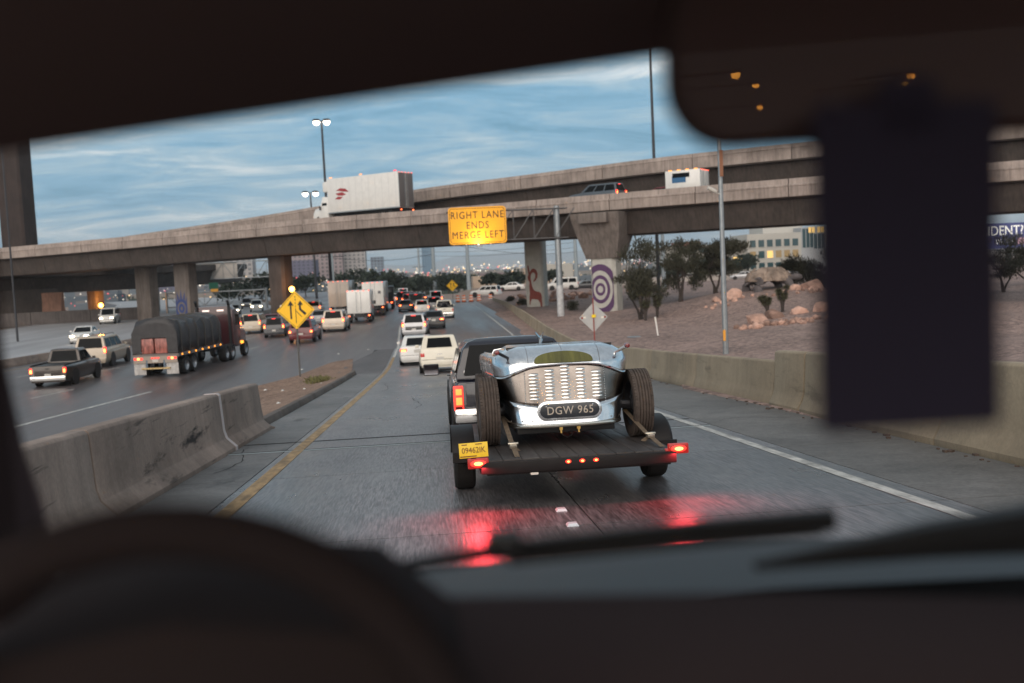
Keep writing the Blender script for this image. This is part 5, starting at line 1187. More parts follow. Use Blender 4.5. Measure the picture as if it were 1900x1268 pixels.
# ------------------------------------------------------------------ planting, rocks and the sculpture on the right
def leafy(name, label, cat, loc, clumps, n, size, trunk, m=M_leaf, group=None, seed=1, up_=.3, asp=.35):
    """tree: forked trunk plus a crown of small leaf blades spread through several clumps; clumps are (x, y, z, rx, ry, rz) relative to the foot"""
    rr = random.Random(seed)
    r_ = thing(name, label, cat, loc, 0, 0, group)
    b = MB()
    for pts, rad in trunk: b.path(pts, rad, 6)
    for cx, cy_, cz, rx, ry, rz in clumps:
        st = trunk[rr.randrange(len(trunk))][0][-1]
        b.path([st, Vector(st).lerp(Vector((cx,cy_,cz)), .5)+Vector((rr.uniform(-.15,.15),0,.1)), (cx,cy_,cz+rz*.4)], [.05*size*6+.01, .03, .01], 5)
    b.build('trunk', M_bark, r_)
    b = MB(); vs_, fs_ = [], []
    tot = sum(c[3]*c[4]*c[5] for c in clumps)
    for cx, cy_, cz, rx, ry, rz in clumps:
        k = int(n*rx*ry*rz/tot)
        for i in range(k):
            while True:
                p = Vector((rr.uniform(-1,1), rr.uniform(-1,1), rr.uniform(-1,1)))
                if p.length < 1: break
            p = p*(.55+.45*rr.random()) if rr.random() < .5 else p.normalized()*rr.uniform(.6, 1.25)
            c = Vector((cx+p.x*rx, cy_+p.y*ry, cz+p.z*rz))
            d = Vector((p.x+rr.uniform(-.8,.8), p.y+rr.uniform(-.8,.8), up_+rr.uniform(-.5,.9))).normalized(); s_ = size*rr.uniform(.6,1.5)
            u = d.cross(Vector((rr.uniform(-1,1),rr.uniform(-1,1),rr.uniform(-1,1)))).normalized()*s_*asp
            o = len(vs_); vs_ += [tuple(c-u*.5), tuple(c+d*s_*.5-u), tuple(c+d*s_), tuple(c+d*s_*.5+u*.9)]; fs_.append((o, o+1, o+2, o+3))
    b.add(vs_, fs_); b.build('crown', m, r_, smooth=0); return r_
def V(*a): return Vector(a)
def mesq(label, x, y, h, w, lean, seed, n=6200, base=1.5):
    rr = random.Random(seed); z = gz(x, y)-.05
    tr = []
    for k in range(3):
        dx = lean+rr.uniform(-.9,.9)*w*.4
        tr.append(([V(rr.uniform(-.25,.25),0,0), V(dx*.3,rr.uniform(-.2,.2),base*.5), V(dx*.65,rr.uniform(-.4,.4),base*1.05), V(dx,rr.uniform(-.5,.5),base*1.6)], [.13,.10,.07,.05]))
    cl = []
    for k in range(20):
        a = rr.uniform(0,2*pi); q = sqrt(rr.random())*1.1; cl.append((lean+cos(a)*q*w*.40, sin(a)*q*w*.38, base+ (h-base)*rr.uniform(.02,.86), w*rr.uniform(.10,.21), w*rr.uniform(.10,.21), (h-base)*rr.uniform(.09,.20)))
    leafy('mesquite_tree', label, 'tree', (x, y, z), cl, n, .26, tr, seed=seed, up_=1.1, asp=.13, group='mesquite trees')
mesq('bushy mesquite tree beside the purple ringed pier', 16.9, 78, 6.4, 4.3, .3, 11, 7000)
mesq('forked mesquite tree, second from the purple ringed pier', 22.2, 86, 5.4, 3.7, .2, 12)
mesq('wide mesquite tree behind the grey lamp post', 26.0, 88, 5.4, 6.0, .4, 13, 8500)
mesq('mesquite tree at the right behind the tortoise sculpture', 37.0, 94, 4.4, 5.2, -.4, 14, 7000, 1.0)
mesq('mesquite tree in front of the billboard at the right edge', 66, 104, 6.0, 7.5, 0, 15, 6000)
mesq('mesquite tree at the right edge of the picture below the billboard', 58, 96, 4.8, 6.5, 0, 16, 5000)
def shrub(label, x, y, r, seed):
    rr = random.Random(seed); cl = [(rr.uniform(-r,r)*.6, rr.uniform(-r,r)*.5, r*rr.uniform(.35,.8), r*.5, r*.5, r*.45) for k in range(6)]
    leafy('desert_shrub', label, 'shrub', (x, y, gz(x, y)-.03), cl, 900, .13, [([V(0,0,0),V(.03,0,r*.4)], [.04,.03])], seed=seed, group='desert shrubs')
for i, (x, y, r, lab) in enumerate(((14.6, 100, .8, 'low shrub left of the purple ringed pier'), (18.9, 105, .7, 'small shrub behind the first mesquite tree'), (30.5, 90, .8, 'low shrub beside the tortoise sculpture'), (34.5, 84, .6, 'low shrub right of the tortoise sculpture'), (11.3, 118, .7, 'low shrub beside the ram pier'), (10.6, 128, .6, 'low shrub past the ram pier'))): shrub(lab, x, y, r, 30+i)
def rock_mesh(seed):
    rr = random.Random(seed); bm = bmesh.new(); bmesh.ops.create_icosphere(bm, subdivisions=2, radius=1)
    cuts = [(Vector((rr.uniform(-1,1),rr.uniform(-1,1),rr.uniform(-.4,1))).normalized(), rr.uniform(.40,.75)) for k in range(15)]
    for v in bm.verts:
        for n, d in cuts:
            q = v.co.dot(n)
            if q > d: v.co -= n*(q-d)
        v.co *= 1+rr.uniform(-.05,.05)
    me = bpy.data.meshes.new('rock'); bm.to_mesh(me); bm.free(); me.materials.append(M_rock); return me
RM = [rock_mesh(100+i) for i in range(8)]
rr = random.Random(5)
def rock(label, x, y, s_, group, zo=-.2, name='boulder'):
    o = link(name, RM[rr.randrange(8)]); o.location = (x, y, gz(x, y)+s_*(zo+.4)); o.scale = (s_*rr.uniform(.9,1.5), s_*rr.uniform(.8,1.2), s_*rr.uniform(.6,.95)); o.rotation_euler = (rr.uniform(-.3,.3), rr.uniform(-.3,.3), rr.uniform(0,6)); tag(o, label, 'rock', group)
big = [(20.8, 61.5, .95, 'large tan boulder at the left end of the rock bed'), (22.2, 62.5, .85, 'tan boulder behind the left of the rock bed below the joshua trees'), (23.9, 62.6, .8, 'pale boulder right of the joshua trees'), (25.3, 62.0, 1.0, 'big pale boulder at the right end of the rock bed'), (26.6, 61.6, .9, 'pinkish boulder beside the blue placard edge'), (31.2, 78.5, 1.25, 'pointed pale boulder right of the tortoise'), (32.6, 77.6, .95, 'red boulder lower right of the tortoise'), (24.6, 78.0, 1.05, 'pink boulder left of the tortoise legs'), (23.2, 78.6, .55, 'small pink boulder at the far left of the tortoise bed'), (29.3, 77.6, .8, 'red boulder under the tortoise head'), (33.8, 77, .8, 'red boulder at the right end of the tortoise bed')]
for x, y, s_, lab in big: rock(lab, x, y, s_, 'landscape boulders')
for k in range(64): rock('small red rock in the rock bed at the foot of the big boulders', rr.uniform(18.6, 27.5), 58.2+rr.uniform(-.9,1.4)+.1*k % .5, rr.uniform(.14,.36), 'small bed rocks', 0, 'bed_rock')
for k in range(40): rock('small red rock scattered around the tortoise sculpture', rr.uniform(21.5, 35), 74.8+rr.uniform(-.8,2.2), rr.uniform(.15,.36), 'small tortoise rocks', 0, 'scattered_rock')
for k in range(34): rock('small red rock on the far bank behind the piers', rr.uniform(10.8, 24), rr.uniform(118, 132), rr.uniform(.25,.7), 'small bank rocks', 0, 'bank_rock')
# Joshua trees
def joshua(label, x, y, h, seed):
    r2 = random.Random(seed); r_ = thing('joshua_tree', label, 'tree', (x, y, gz(x, y)), 0, 0, 'joshua trees')
    b = MB(); tips = []
    for k in range(3):
        dx, dy = r2.uniform(-.3,.3), r2.uniform(-.2,.2); t = V(dx*1.5, dy, h*r2.uniform(.6,.92)); b.path([V(0,0,-.1), V(dx*.3,dy*.3,h*.3), V(dx,dy,h*.55), t], [.09,.08,.10,.10], 6); tips += [t, V(dx,dy,h*.62), V(dx*.7,dy*.7,h*.5)]
    b.build('trunk', M_bark, r_)
    b = MB(); vs_, fs_ = [], []
    for t in tips:
        for k in range(260):
            d = Vector((r2.gauss(0,1), r2.gauss(0,1), r2.gauss(.25,.9))).normalized(); s_ = r2.uniform(.16,.30); c = t+d*.06; u = d.orthogonal().normalized()*.016
            o = len(vs_); vs_ += [tuple(c-u), tuple(c+u), tuple(c+d*s_)]; fs_.append((o,o+1,o+2))
    b.add(vs_, fs_); b.build('crown', mat('joshua_leaf', (.07,.065,.032), .8, var=.3, scale=3), r_, smooth=0)
joshua('dark spiky joshua tree in front of the first mesquite tree', 16.9, 76.5, 2.3, 5)
joshua('shorter spiky joshua tree right of the dark spiky one', 18.0, 77.2, 2.0, 6)
joshua('slim joshua tree above the rock bed', 22.5, 64.5, 1.6, 3)
joshua('thick joshua tree right of the slim one above the rock bed', 23.5, 64.5, 1.9, 4)
# tortoise sculpture
tt = thing('tortoise_sculpture', 'giant weathered tortoise sculpture on the gravel slope', 'sculpture', (28.1, 80.2, gz(28.1, 80.2)-.15), .1)
M_shell = mat('weathered_shell', (.24,.18,.14), .8, var=.55, scale=1.6, bump=1, bscale=4); M_skin = mat('tortoise_skin', (.10,.085,.085), .85, var=.3, scale=3, bump=1, bscale=6)
b = MB(); rings = []
for k in range(9):
    a = pi/2*k/8; rings.append([(1.9*cos(a)**.75*cos(t), 1.5*cos(a)**.75*sin(t), .80+1.0*sin(a)**.9+.02*sin(6*t+k)) for t in [2*pi*j/32 for j in range(32)]])
b.loft(rings); b.build('shell', M_shell, tt, smooth=60)
for j in range(3):   # raised scutes
    for k in range(5 + (j == 0)*3):
        n_ = (8, 5, 3)[j]; 
        if k >= n_: continue
        t = 2*pi*k/n_+.2*j; a = (.35, .85, 1.25)[j]; c = V(1.9*cos(a)**.75*cos(t), 1.5*cos(a)**.75*sin(t), .80+1.0*sin(a)**.9); nr = V(c.x, c.y*1.3, 1.2*sin(a)+.3).normalized(); u = nr.orthogonal().normalized(); w_ = nr.cross(u); R_ = (.46,.50,.42)[j]
        b = MB(); b.loft([[c+nr*h_+(u*cos(q)+w_*sin(q))*R_*f_ for q in [2*pi*i/6 for i in range(6)]] for h_, f_ in ((-.12,1),(.01,.95),(.03,.6),(.04,.25))]); b.build('scute', M_shell, tt, smooth=40)
for sx, sy in ((-1.25,-1.0),(1.15,-1.0),(-1.25,1.0),(1.15,1.0)):
    b = MB(); b.path([V(sx*.75,sy*.75,.95), V(sx*1.05,sy*1.0,.8), V(sx*1.2,sy*1.1,.4), V(sx*1.2+.1,sy*1.15,-.1)], [.42,.40,.34,.40], 10); b.build('leg', M_skin, tt, smooth=70)
b = MB(); b.path([V(1.4,0,.95),V(2.0,-.1,1.0),V(2.4,-.15,1.05),V(2.75,-.18,.98),V(2.9,-.18,.92)], [.32,.26,.30,.24,.08], 10); b.build('head', M_skin, tt, smooth=70)
b = MB(); b.path([V(-1.7,0,.75),V(-2.1,0,.5)], [.14,.03], 8); b.build('tail', M_skin, tt)
# delineator stake, drain cover
o = thing('delineator_stake', 'thin leaning white stake in the gravel', 'stake', (14.0, 60, gz(14,60)-.05)); b = MB(); b.box((-.08,0,.58),(.09,.03,1.25),ry=-.12); b.build('blade', mat('white_plastic', (.75,.72,.68), .5), o); b = MB(); b.box((-.15,-.017,1.05),(.07,.006,.14),ry=-.12); b.build('reflector', MATS['white_reflector'], o)
b = MB(); b.lathe([(.001,.03),(.4,.03),(.45,0)], axis='z', n=16); o = b.build('drain_cover', M_steel); o.location = (12.6, 60.5, gz(12.6,60.5)); tag(o, 'flat grey drain cover in the gravel beside the stake', 'cover')
# litter on the gore
rr = random.Random(9)
M_lit = mat('litter_pale', (.7,.68,.64), .7)
for k, (x, y) in enumerate(((-4.3,28.2),(-4.6,36.5),(-4.2,38.5),(-5.0,43),(-4.6,43.5),(-6.6,37),(-5.9,40),(-7.0,42.6),(-3.92,64.3),(-6.7,52.7),(-5.6,62))):
    t = (x-pl(GL,y))/(pl(GR,y)-pl(GL,y)) if y < 50 else 0
    z = lerp(.05, zr(y)+.13, max(0, min(1, t))**1.6) if y < 47 else .03
    b = MB(); s_ = rr.uniform(.04,.09); b.hexa([(-s_,-s_*.6,0),(s_,-s_*.8,0),(s_*.8,s_*.6,0),(-s_*.7,s_*.5,0),(-s_*.5,-s_*.3,s_*.5),(s_*.4,-s_*.5,s_*.35),(s_*.5,s_*.3,s_*.6),(-s_*.3,s_*.2,s_*.4)])
    o = b.build('litter_scrap', M_lit, smooth=0); o.location = (x, y, z); o.rotation_euler = (0, 0, rr.uniform(0,3)); tag(o, 'small pale scrap of litter on the dirt gore' if y < 47 else 'pale scrap of litter on the asphalt beyond the gore', 'litter', 'litter beside the ramp' if y < 47 else 'litter on the asphalt')
for k, (x, y) in enumerate(((-4.4, 41), (-4.8, 42.2))): 
    leafy('weed_tuft', 'dry yellow green weed tuft on the dirt gore', 'weed', (x, y, zr(y)*.75), [(0,0,.08,.5,.4,.12)], 260, .16, [([V(0,0,0),V(0,0,.06)],[.02,.01])], mat('dry_weed', (.15,.14,.05), .8, var=.3, scale=4), 'weeds on the gore', 60+k, 1.0, .12)
rr = random.Random(21)
b = MB()   # debris along the foot of the right barrier
for k in range(110):
    y = rr.uniform(9, 60); x = pl(RB, y)-rr.uniform(.03,.25); s_ = rr.uniform(.008,.03); b.box((x,y,zr(y)+s_*.4),(s_*rr.uniform(1,3),s_*rr.uniform(1,3),s_),rr.uniform(0,3))
o = b.build('roadside_debris', mat('debris_brown', (.10,.07,.055), .9), smooth=0); tag(o, 'fine brown debris along the foot of the ramp barrier', 'debris', None, 'stuff')

# ------------------------------------------------------------------ buildings, far city, trees beyond
M_off = mat('office_render', (.42,.40,.36), .8, var=.08, scale=.2); M_win_t = mat('teal_office_glass', (.03,.07,.08), .15, coat=.5); M_win_l = emis('lit_office_window', (1,.62,.18), 1.3); M_win_l2 = emis('dim_lit_window', (.8,.5,.18), .35)
ofb = thing('office_building', 'pale three storey office building with square windows', 'building', (95.6, 290, .6), .02)
b = MB(); b.box((8.2,8,5.4),(16.6,16,11)); b.build('main_block', M_off, ofb, bevel=.05)
b = MB(); b.box((13.2,12,11.9),(12.5,12,2.2)); b.build('penthouse', mat('office_render_pale', (.50,.48,.44), .8), ofb)
lit = {(1,0):M_win_l2,(1,2):M_win_l,(1,3):M_win_l2,(1,4):M_win_l2,(1,5):M_win_l2}
for rw_ in range(3):
    for k in range(6):
        b = MB(); b.box((1.55+2.62*k,-.03,(8.0,4.7,1.4)[rw_]),(1.75,.10,2.15 if rw_ < 2 else 1.8)); w_ = b.build('window', lit.get((rw_,k), M_win_t), ofb)
        b = MB(); b.box((1.55+2.62*k,-.10,(8.0,4.7,1.4)[rw_]-1.1),(1.9,.12,.12)); b.build('sill', M_off, w_)
b = MB(); b.box((20.6,7,6.0),(8.2,14,12.4)); b.build('glass_stair_tower', mat('tower_render', (.34,.35,.36), .6), ofb)
for k in range(6):
    b = MB(); b.box((17.4+1.22*k,-.06,9.0 if k < 3 else 8.0),(.95,.1,5.6 if k < 3 else 4.4)); b.build('tall_pane', M_win_t, ofb)
for k, x in enumerate((19.3, 20.4, 22.2, 23.4)):
    b = MB(); b.box((x,-.10,11.4),(.9,.1,1.7)); b.build('lit_window', M_win_l, ofb)
b = MB(); b.box((-12,12,4.2),(24,16,8.4)); b.build('side_wing', mat('wing_render', (.36,.34,.31), .8), ofb)
for k in range(4):
    b = MB(); b.box((-3.2-4.4*k,3.95,6.9),(3.6,.12,1.5)); b.build('window', M_win_t, ofb)
for k in range(3):
    b = MB(); b.box((-1.9-3.4*k,3.95,3.6),(2.6,.12,1.6)); b.build('window', M_win_l if k == 0 else M_win_t, ofb)
b = MB(); b.box((-16,10,9.0),(7,8,1.2)); b.build('roof_unit', mat('brick_red_render', (.25,.12,.09), .8), ofb)
M_beige = mat('beige_stucco', (.44,.34,.26), .85, var=.08, scale=.2); M_brown = mat('mauve_roof_block', (.20,.16,.17), .8)
bb = thing('beige_building', 'beige two storey building with dark window slots behind the ram pier', 'building', (12.6, 262, -3.0), 0)
b = MB(); b.box((6.5,6,2.3),(13.2,12,4.8)); b.build('front_block', M_beige, bb)
b = MB(); b.box((7.5,10,5.6),(11,9,2.4)); b.build('upper_block', M_brown, bb)
b = MB(); b.box((1.2,5,3.0),(3,9,6.2)); b.build('corner_tower', M_beige, bb)
b = MB(); b.box((7.5,5.44,5.9),(9,.1,.7)); b.build('window_band', M_glass, bb)
for k in range(7):
    b = MB(); b.box((2.6+1.15*k,-.05,3.0),(.7,.12,.9)); b.build('window', M_glass, bb)
b = MB(); b.box((11.6,-.05,2.6),(1.6,.12,2.6)); b.build('doorway', M_glass, bb)
b2 = thing('tan_building', 'tan stepped building right of the ram pier', 'building', (25.5, 268, -2.6), 0)
b = MB(); b.box((6,6,2.2),(13,12,4.6)); b.build('lower_block', M_beige, b2); b = MB(); b.box((3.5,6,5.5),(5,8,3.4)); b.build('tower', M_beige, b2); b = MB(); b.box((11,9,6.0),(8,8,4)); b.build('rear_block', M_off, b2)
for k in range(4):
    b = MB(); b.box((2+2.4*k,-.05,3.0),(.8,.12,.8)); b.build('window', M_glass if k != 3 else M_win_l, b2)
wal = thing('frontage_wall', 'low pale wall along the frontage road behind the ram pier', 'wall')
for k in range(8):
    b = MB(); b.box((13+7*k, 172+1.2*k, 1.0),(6.95,.4,1.8),rz=.17); b.build('wall_panel', mat('pale_wall', (.45,.40,.36), .85, var=.1, scale=.4), wal)
for i, (x, y, rz, kind, m, lab) in enumerate(((9.6,162,1.1,'suv',P_w,'white sport utility vehicle on the frontage road right of the barrels'), (14.6,172,1.4,'sedan',P_w,'white sedan behind the ram pier on the frontage road'), (22.2,163,1.5,'van',P_w,'white van parked behind the cantilever pole'), (26.0,163,1.5,'sedan',P_dk,'dark sedan parked between the cantilever pole and ringed pier'), (57,176,1.3,'sedan',P_sil,'silver sedan parked left of the tortoise before the office'), (62,178,1.3,'suv',P_w,'white car parked in front of the office building'), (68,180,1.4,'sedan',P_gr,'grey sedan parked in front of the office building'), (74,182,1.4,'suv',P_sil,'silver car parked at the right of the office lot'))):
    car('parked_car', lab, 'car', (x, y, gz(x, y)+.01), rz, kind, m, 'off' , 'cars beyond the slope', plate=False)
# billboard at the right edge
bd = thing('billboard', 'dark blue billboard with white lettering at the right edge', 'billboard', (81, 140, 0), 0)
b = MB(); b.box((2.0,0,6.15),(14.5,.35,3.7)); b.build('panel', emis('billboard_blue', (.06,.07,.22), .8), bd)
t = link('lettering', text_mesh('ACCIDENT?', 1.95, .01, emis('billboard_white', (1,.95,.85), 1.1), sx=.9, align='RIGHT', bold=.01), bd); t.location = (6.55,-.20,6.85)
t = link('lettering', text_mesh('We Win', 1.1, .01, MATS['billboard_white'], sx=.75, align='RIGHT'), bd); t.location = (5.1,-.20,5.25)
b = MB(); b.box((7.2,-.2,5.3),(3.4,.03,1.0)); b.build('picture_strip', emis('billboard_pink', (.9,.5,.6), .7), bd)
b = MB(); b.tube((4.5,.5,-1),(4.5,.5,5),.4); b.build('column', M_steel_d, bd); b = MB(); b.box((4.5,-.6,4.1),(10,.6,.1)); b.build('catwalk', M_steel_d, bd)
# sign gantries over the freeway, seen from behind and front
def gantry(label, y, x0, x1, z0, z1, panels):
    r_ = thing('sign_gantry', label, 'sign gantry', (0, y, 0), 0, 0, 'sign gantries')
    for x in (x0, x1):
        b = MB(); b.tube((x,0,-1),(x,0,z1+.3),.22,.18); b.build('upright', M_steel, r_)
    for z in (z0, z1):
        b = MB(); b.tube((x0,0,z),(x1,0,z),.10); b.build('truss_chord', M_steel, r_)
    n = int((x1-x0)/2.0)
    for k in range(n):
        xa, xb = lerp(x0,x1,k/n), lerp(x0,x1,(k+1)/n); b = MB(); b.tube((xa,0,z0 if k % 2 else z1),(xb,0,z1 if k % 2 else z0),.06); b.build('truss_brace', M_steel, r_)
        b = MB(); b.tube((xa,0,z0),(xa,0,z1),.05); b.build('truss_upright', M_steel, r_)
    for x, z, w, h, m in panels:
        b = MB(); b.box((x,-.25 if m is not M_back else .25,z),(w,.08,h)); b.build('sign_panel', m, r_)
M_back = mat('sign_back', (.46,.42,.38), .6, var=.1, scale=1); M_green = mat('sign_green', (.01,.13,.08), .5); M_or = emis('sign_orange_lit', (1,.45,.05), .4)
gantry('steel sign gantry with pale sign backs left of the dark pier', 190, -49.5, -27.5, 5.4, 8.4, [(-39.2,6.9,8.6,3.2,M_back)])
gantry('lower sign gantry with green signs further up the freeway', 172, -43.5, -27.0, .9, 3.2, [(-40.6,4.1,1.9,1.2,M_green),(-35.6,4.2,1.5,1.1,M_green),(-35.5,3.45,1.2,.5,M_or)])
# city towers
M_tw = [mat('tower_pink', (.30,.24,.24), .8), mat('tower_slate', (.11,.11,.17), .7), mat('tower_grey_blue', (.17,.22,.27), .7), mat('tower_pale', (.36,.34,.33), .8)]
def tower(label, x, y, w, d, z0, z1, m, cols, rows, winm, crown_=None, name='tower_block'):
    r_ = thing(name, label, 'building', (x, y, z0), 0, 0, 'far towers')
    b = MB(); b.box((0,d/2,(z1-z0)/2),(w,d,z1-z0)); b.build('shaft', m, r_)
    b = MB(); H_ = z1-z0
    for c in range(cols):
        for q in range(rows): b.box((-w/2+w*(c+.5)/cols,-.1,H_*(q+.5)/rows),(w/cols*.5,.3,H_/rows*.55))
    tag(b.build('window_grid', winm, r_, smooth=0), None, None, None, 'stuff')
    if crown_:
        b = MB(); b.box((0,0,H_-1.5),(w*.9,1.2,3)); b.build('red_neon_band', crown_, r_)
    return r_
M_neon = emis('pink_neon', (1,.16,.22), 1.2)
tower('slate hotel tower beside the dark pier', -79, 640, 20, 20, -14, 16, M_tw[1], 7, 14, mat('slate_window', (.05,.05,.08), .3))
tower('pink hotel tower with red neon behind the slate tower', -74, 690, 36, 20, -14, 34, M_tw[0], 12, 18, mat('hotel_window', (.10,.09,.10), .3), M_neon)
tower('slim pale hotel tower behind the tall beige truck', -50, 700, 18, 18, -14, 30, M_tw[3], 6, 18, mat('hotel_window_2', (.12,.12,.13), .3))
tower('small grey tower right of the pale hotel tower', -52, 1100, 14, 14, -14, 24, M_tw[2], 4, 12, MATS['slate_window'])
tower('blue glass tower far behind the power poles', 7.5, 2000, 26, 26, -20, 62, mat('blue_glass_tower', (.06,.14,.22), .3), 5, 22, mat('blue_glass_window', (.05,.12,.2), .2))
tower('pale tower above the sign gantry', -128, 700, 20, 14, -14, 30, M_tw[3], 5, 14, MATS['hotel_window_2'])
tower('dark slab tower left of the ringed blue pier', -190, 760, 30, 14, -14, 20, M_tw[1], 8, 12, MATS['slate_window'])
rr = random.Random(77)
b = MB()
for k in range(520):
    y = rr.uniform(420, 3200); x = rr.uniform(-.42,.42)*y+.08*y; w, h = rr.uniform(10,34), rr.uniform(4,9)+ (y/3200)*10
    b.cur = rr.randrange(4); b.box((x, y, -9+h/2), (w, rr.uniform(8,20), h))
tag(b.build('far_city_blocks', [mat('city_a', (.16,.15,.15), .9), mat('city_b', (.11,.13,.15), .9), mat('city_c', (.22,.20,.18), .9), mat('city_d', (.08,.10,.12), .9)], smooth=0), 'hazy mass of low city blocks across the valley', 'city', None, 'stuff')
b = MB()
def dot(x, y, z, r):
    b.add([(x-r,y,z),(x,y-r*.2,z-r),(x+r,y,z),(x,y-r*.2,z+r),(x,y-r,z),(x,y+r,z)], [(0,1,4),(1,2,4),(2,3,4),(3,0,4),(1,0,5),(2,1,5),(3,2,5),(0,3,5)])
for k in range(1300):
    y = rr.uniform(450, 2600); x = rr.uniform(-.36,.36)*y+.08*y; b.cur = rr.choice((0,0,0,1,1,2,3))
    dot(x, y, rr.uniform(-3, 7)+ y*.004*rr.random(), y*rr.choice((.0003,.0004,.0005,.0006,.0009)))
for k in range(170):
    y = rr.uniform(250, 460); x = rr.uniform(-.36,-.05)*y; b.cur = rr.choice((0,0,0,1,1,2)); dot(x, y, rr.uniform(-1.5, 6.5), y*rr.choice((.0004,.0006,.0009)))
tag(b.build('city_lights', [emis('city_warm', (1,.66,.32), 1.8), emis('city_white', (1,.9,.75), 2.0), emis('city_red', (1,.14,.14), 1.5), emis('city_pink', (1,.45,.4), 1.3)], smooth=0), 'scattered evening lights of the far city', 'city lights', None, 'stuff')
b = MB(); pts = []   # far ridge
for k in range(61):
    a = -.75+1.5*k/60; d = 9000; h = 120+30*sin(k*.45)+20*sin(k*1.1+1)+12*sin(k*2.3); pts.append((sin(a+.08)*d, cos(a)*d, h))
b.loft([[(x,y,-150),(x,y,h*.55),(x*1.04,y*1.04,h),(x*1.12,y*1.12,-150)] for x, y, h in pts]); struct(b.build('hills', mat('haze_toned_ridge', (.33,.36,.38), .95, var=.1, scale=.002), smooth=60))  # some of the distance haze is put into the ridge colour
def far_tree(label, x, y, h, w, seed):
    r2 = random.Random(seed); cl = [(r2.uniform(-w,w)*.36, r2.uniform(-w,w)*.3, h*r2.uniform(.38,.86), w*.30, w*.28, h*.20) for k in range(7)]
    leafy('distant_tree', label, 'tree', (x, y, gz(x, y)-.4), cl, 1100, .62, [([V(0,0,0),V(.1,0,h*.25),V(.05,0,h*.45)], [.22,.18,.12])], M_leaf2, 'trees beyond the freeway', seed, .4, .5)
ft_ = [(-6,245,7.2,8),(-1,262,6.2,9),(5.5,250,5.2,8),(-12,252,7.5,8),(-19,262,8,9),(-25,300,8,9),(-31,260,7,9),(9.5,300,6,9),(0,330,8,11),(14,335,6,10),(-14,330,8,11),(-38,235,7,9),(-46,250,7,9),(15.4,240,3.6,4),(18.6,246,3.2,4),(22.5,243,4.0,5),(30,242,3.6,5),(76,262,6,9),(84,255,5.5,9),(66,262,5.5,9),(112,262,8,10)]
where = ('just left of the distant blue tower', 'below the distant blue tower', 'behind the distant merge sign', 'above the white semi trailer', 'above the tall beige truck', 'between the hotel tower and the dark pier', 'at the right side of the dark pier', 'far behind the merge sign beside the power pole', 'furthest back below the blue tower', 'far back left of the beige building', 'far back above the flat truck', 'under the sign gantry', 'at the left end of the sign gantry', 'in front of the beige building left corner', 'before the beige building windows', 'at the beige building right corner', 'before the tan stepped building', 'before the office side wing', 'at the office left corner', 'left of the office side wing', 'before the office glass tower')
for i, (x, y, h, w) in enumerate(ft_): far_tree('dark evening tree '+where[i], x, y, h, w, 200+i)
b = MB(); vs_, fs_ = [], []
for k in range(9000):   # massed trees further back
    y = rr.uniform(340, 900); x = rr.uniform(-.34,.30)*y+.05*y; s_ = rr.uniform(1.0,2.4); z = -8+rr.random()**1.4*(5.0+2*sin(x*.07)*sin(y*.05)); d = Vector((rr.gauss(0,1),rr.gauss(0,1),rr.gauss(.4,1))).normalized()*s_; u = d.orthogonal().normalized()*s_*.5
    c = Vector((x,y,z)); o = len(vs_); vs_ += [tuple(c-u), tuple(c+d), tuple(c+u), tuple(c-d)]; fs_.append((o,o+1,o+2,o+3))
b.add(vs_, fs_); tag(b.build('far_woods', M_leaf2, smooth=0), 'dark mass of trees across the valley floor', 'woods', None, 'stuff')

# ------------------------------------------------------------------ inside of the vehicle the picture is taken from
M_int = mat('cabin_plastic', (.075,.052,.050), .95, spec=.03)
M_int2 = mat('cabin_fabric', (.19,.135,.128), .95, spec=.05)
M_wheel = mat('wheel_leather', (.034,.025,.024), .9, spec=.05)
cab = thing('vehicle_cabin', 'dark vehicle interior framing the view with dashboard, visor and pillar', 'vehicle interior')
b = MB()   # sun visor: edge climbs to the right
b.hexa([(-.62,.80,4.870),(.42,.80,4.987),(.42,.55,5.06),(-.62,.55,4.95),(-.62,.815,4.890),(.42,.815,5.007),(.42,.56,5.085),(-.62,.56,4.975)]); b.build('sun_visor', M_int2, cab, bevel=.008)
b = MB(); b.box((.45,-.1,5.20),(2.0,2.0,.05)); b.build('headliner', M_int2, cab)
b = MB(); b.hexa([(-.62,.78,4.955),(1.5,.78,5.12),(1.5,.90,5.16),(-.62,.90,4.98),(-.62,.78,5.22),(1.5,.78,5.22),(1.5,.9,5.22),(-.62,.9,5.22)]); b.build('windshield_header', M_int, cab)
b = MB(); b.path([(-.515,1.25,4.30),(-.505,1.16,4.55),(-.472,1.0,4.85),(-.46,.85,5.15)], [.055,.055,.06,.065], 10); b.build('windshield_pillar', M_int, cab)
b = MB(); b.path([(1.40,1.25,4.30),(1.38,1.0,4.85),(1.36,.85,5.15)], [.06,.06,.06], 10); b.build('windshield_pillar', M_int, cab)
b = MB(); b.box((-.56,-.5,4.1),(.06,2.9,.9)); b.box((-.56,-.5,5.1),(.06,2.9,.16)); b.box((-.56,-.55,4.7),(.06,.12,.9)); b.build('door_side', M_int, cab)
b = MB(); b.box((1.46,-.5,4.1),(.06,2.9,.9)); b.box((1.46,-.5,5.1),(.06,2.9,.16)); b.box((1.46,-.55,4.7),(.06,.12,.9)); b.build('door_side', M_int, cab)
b = MB(); b.box((.45,-1.95,4.10),(2.0,.06,.9)); b.build('rear_wall', M_int2, cab)
b = MB(); rings = []   # dashboard
for x, dz in ((-.62,.03),(-.1,.035),(.3,.01),(.6,-.02),(1.45,-.03)):
    rings.append([(x,.97,4.44+dz),(x,.85,4.49+dz),(x,.70,4.475+dz),(x,.56,4.42+dz),(x,.50,4.30+dz),(x,.52,3.9),(x,.97,3.9)])
b.loft(rings); b.build('dashboard', M_int, cab, smooth=50)
